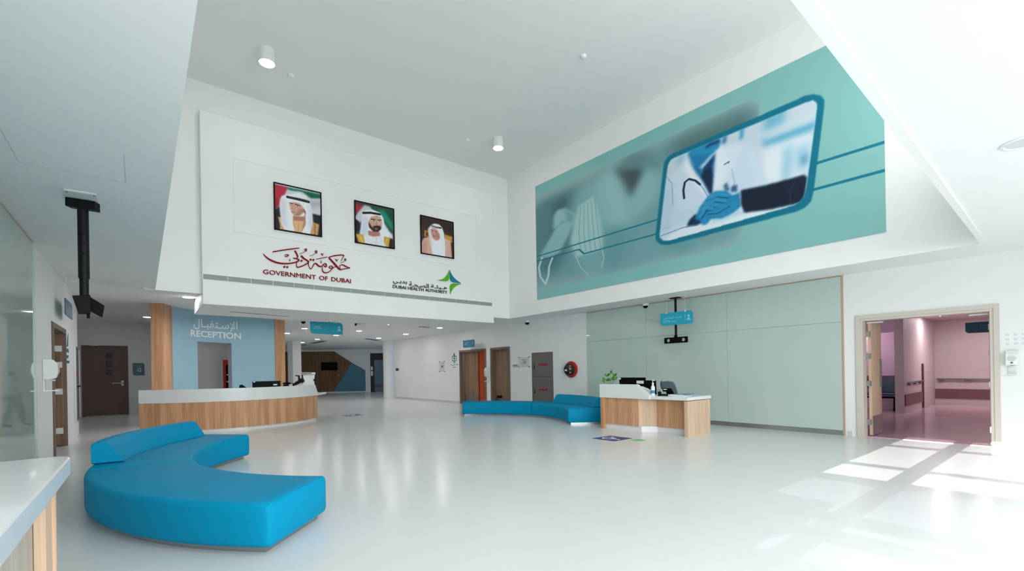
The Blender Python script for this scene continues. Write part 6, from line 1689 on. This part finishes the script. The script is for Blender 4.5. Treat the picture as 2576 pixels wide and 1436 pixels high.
# local frame: x = to the side, y = facing, z = up; faces along -x of the hall (walking)
def place(mb, ang, at):
    c, s_ = math.cos(ang), math.sin(ang); mb.v = [Vector((v.x*c - v.y*s_ + at.x, v.x*s_ + v.y*c + at.y, v.z + at.z)) for v in mb.v]; return mb
N = {'pelvis': (0, 0, .95, (.15, .11)), 'waist': (0, .01, 1.10, (.135, .10)), 'chest': (0, .01, 1.30, (.16, .11)), 'collar': (0, 0, 1.44, (.09, .07)), 'neck': (0, .01, 1.50, .055), 'chin': (0, .03, 1.56, .06), 'head': (0, .03, 1.64, .092), 'crown': (0, .02, 1.70, .08)}
Lk = [('pelvis', 'waist'), ('waist', 'chest'), ('chest', 'collar'), ('collar', 'neck'), ('neck', 'chin'), ('chin', 'head'), ('head', 'crown')]
for sgn, nm in ((-1, 'l'), (1, 'r')):
    st = .20*sgn
    N.update({nm+'sh': (.18*sgn, 0, 1.40, .062), nm+'el': (.235*sgn, -.05*sgn, 1.13, .046), nm+'wr': (.23*sgn, .10-.08*sgn, .90, .032), nm+'ha': (.225*sgn, .13-.09*sgn, .83, (.034, .02)),
              nm+'hip': (.09*sgn, 0, .90, .088), nm+'kn': (.10*sgn, st*.55+.05, .50, .060), nm+'an': (.10*sgn, st-.02, .09, .042), nm+'to': (.11*sgn, st+.14, .035, .034)})
    Lk += [('chest', nm+'sh'), (nm+'sh', nm+'el'), (nm+'el', nm+'wr'), (nm+'wr', nm+'ha'), ('pelvis', nm+'hip'), (nm+'hip', nm+'kn'), (nm+'kn', nm+'an'), (nm+'an', nm+'to')]
ang = R(100)
man = thing('person', 'person in pale green top walking, seen only as a reflection in the grey-green glass', 'person', tuple(PB))
skin_m = mat('skin', (190, 142, 116), .5)
body = skinned(N, Lk, 'pelvis')
# face: nose, ears, brow; fingers
body_p = MB(); body_p.v, body_p.f = body.v, body.f
for sgn, nm in ((-1, 'l'), (1, 'r')):
    hx, hy, hz, _ = N[nm+'ha']
    for k in range(4):
        x = hx + (.0 if False else 0); yy = hy + .028 - .018*k; l = (.065, .075, .07, .055)[k]
        body_p.cone((x, yy, hz), (x - .008*sgn, yy + .006, hz - l*.6), .0095, .0085, 8).cone((x - .008*sgn, yy + .006, hz - l*.6), (x - .022*sgn, yy + .008, hz - l), .0085, .007, 8)
    body_p.cone((hx - .01*sgn, hy + .03, hz + .03), (hx - .03*sgn, hy + .055, hz - .02), .011, .008, 8)
    body_p.ball((.092*sgn, .01, 1.63), .02, 8, 6, (.012, .02, .032))
body_p.cone((0, .118, 1.655), (0, .136, 1.615), .010, .017, 8)
part('body', place(body_p, ang, PB), skin_m, man, smooth=True)
for sgn in (-1, 1): part('eye', place(MB().ball((.034*sgn, .112, 1.655), .011, 10, 6), ang, PB), M['ink'], man, smooth=True)
part('mouth', place(MB().ball((0, .118, 1.583), .01, 10, 6, (.024, .006, .005)), ang, PB), mat('lips', (160, 92, 84), .5), man, smooth=True)
hair = MB().ball((0, .0, 1.685), .1, 18, 10, (.098, .108, .092)); hair.v = [v if not (v.y > .075 and v.z < 1.70) else Vector((v.x, .07, max(v.z, 1.69))) for v in hair.v]
part('hair', place(hair, ang, PB), mat('black_hair', (26, 22, 20), .5), man, smooth=True)
T_ = {k: (*N[k][:3], tuple(r*1.13 for r in N[k][3]) if isinstance(N[k][3], tuple) else N[k][3]*1.25) for k in ('pelvis', 'waist', 'chest', 'collar', 'lsh', 'rsh')}
for nm in ('l', 'r'):
    a_, b_ = Vector(N[nm+'sh'][:3]), Vector(N[nm+'el'][:3]); c_ = a_.lerp(b_, .75); T_[nm+'sl'] = (c_.x, c_.y, c_.z, .066)
T_['hem'] = (0, 0, .84, (.175, .13))
part('shirt', place(skinned(T_, [('hem', 'pelvis'), ('pelvis', 'waist'), ('waist', 'chest'), ('chest', 'collar'), ('chest', 'lsh'), ('chest', 'rsh'), ('lsh', 'lsl'), ('rsh', 'rsl')], 'pelvis'), ang, PB), mat('pale_green_cloth', (150, 186, 178), .8), man, smooth=True)
B_ = {'pelvis': (0, 0, .94, (.165, .125))}
lk = []
for nm in ('l', 'r'):
    for q, f in (('hip', 1.16), ('kn', 1.32), ('an', 1.5)): B_[nm+q] = (*N[nm+q][:3], N[nm+q][3]*f)
    lk += [('pelvis', nm+'hip'), (nm+'hip', nm+'kn'), (nm+'kn', nm+'an')]
part('trousers', place(skinned(B_, lk, 'pelvis'), ang, PB), mat('dark_green_cloth', (58, 84, 86), .8), man, smooth=True)
for nm in ('l', 'r'):
    x, y, z, _ = N[nm+'to']; part('shoe', place(MB().ball((x, y-.05, .04), .05, 14, 8, (.048, .135, .04)), ang, PB), M['black'], man, smooth=True)
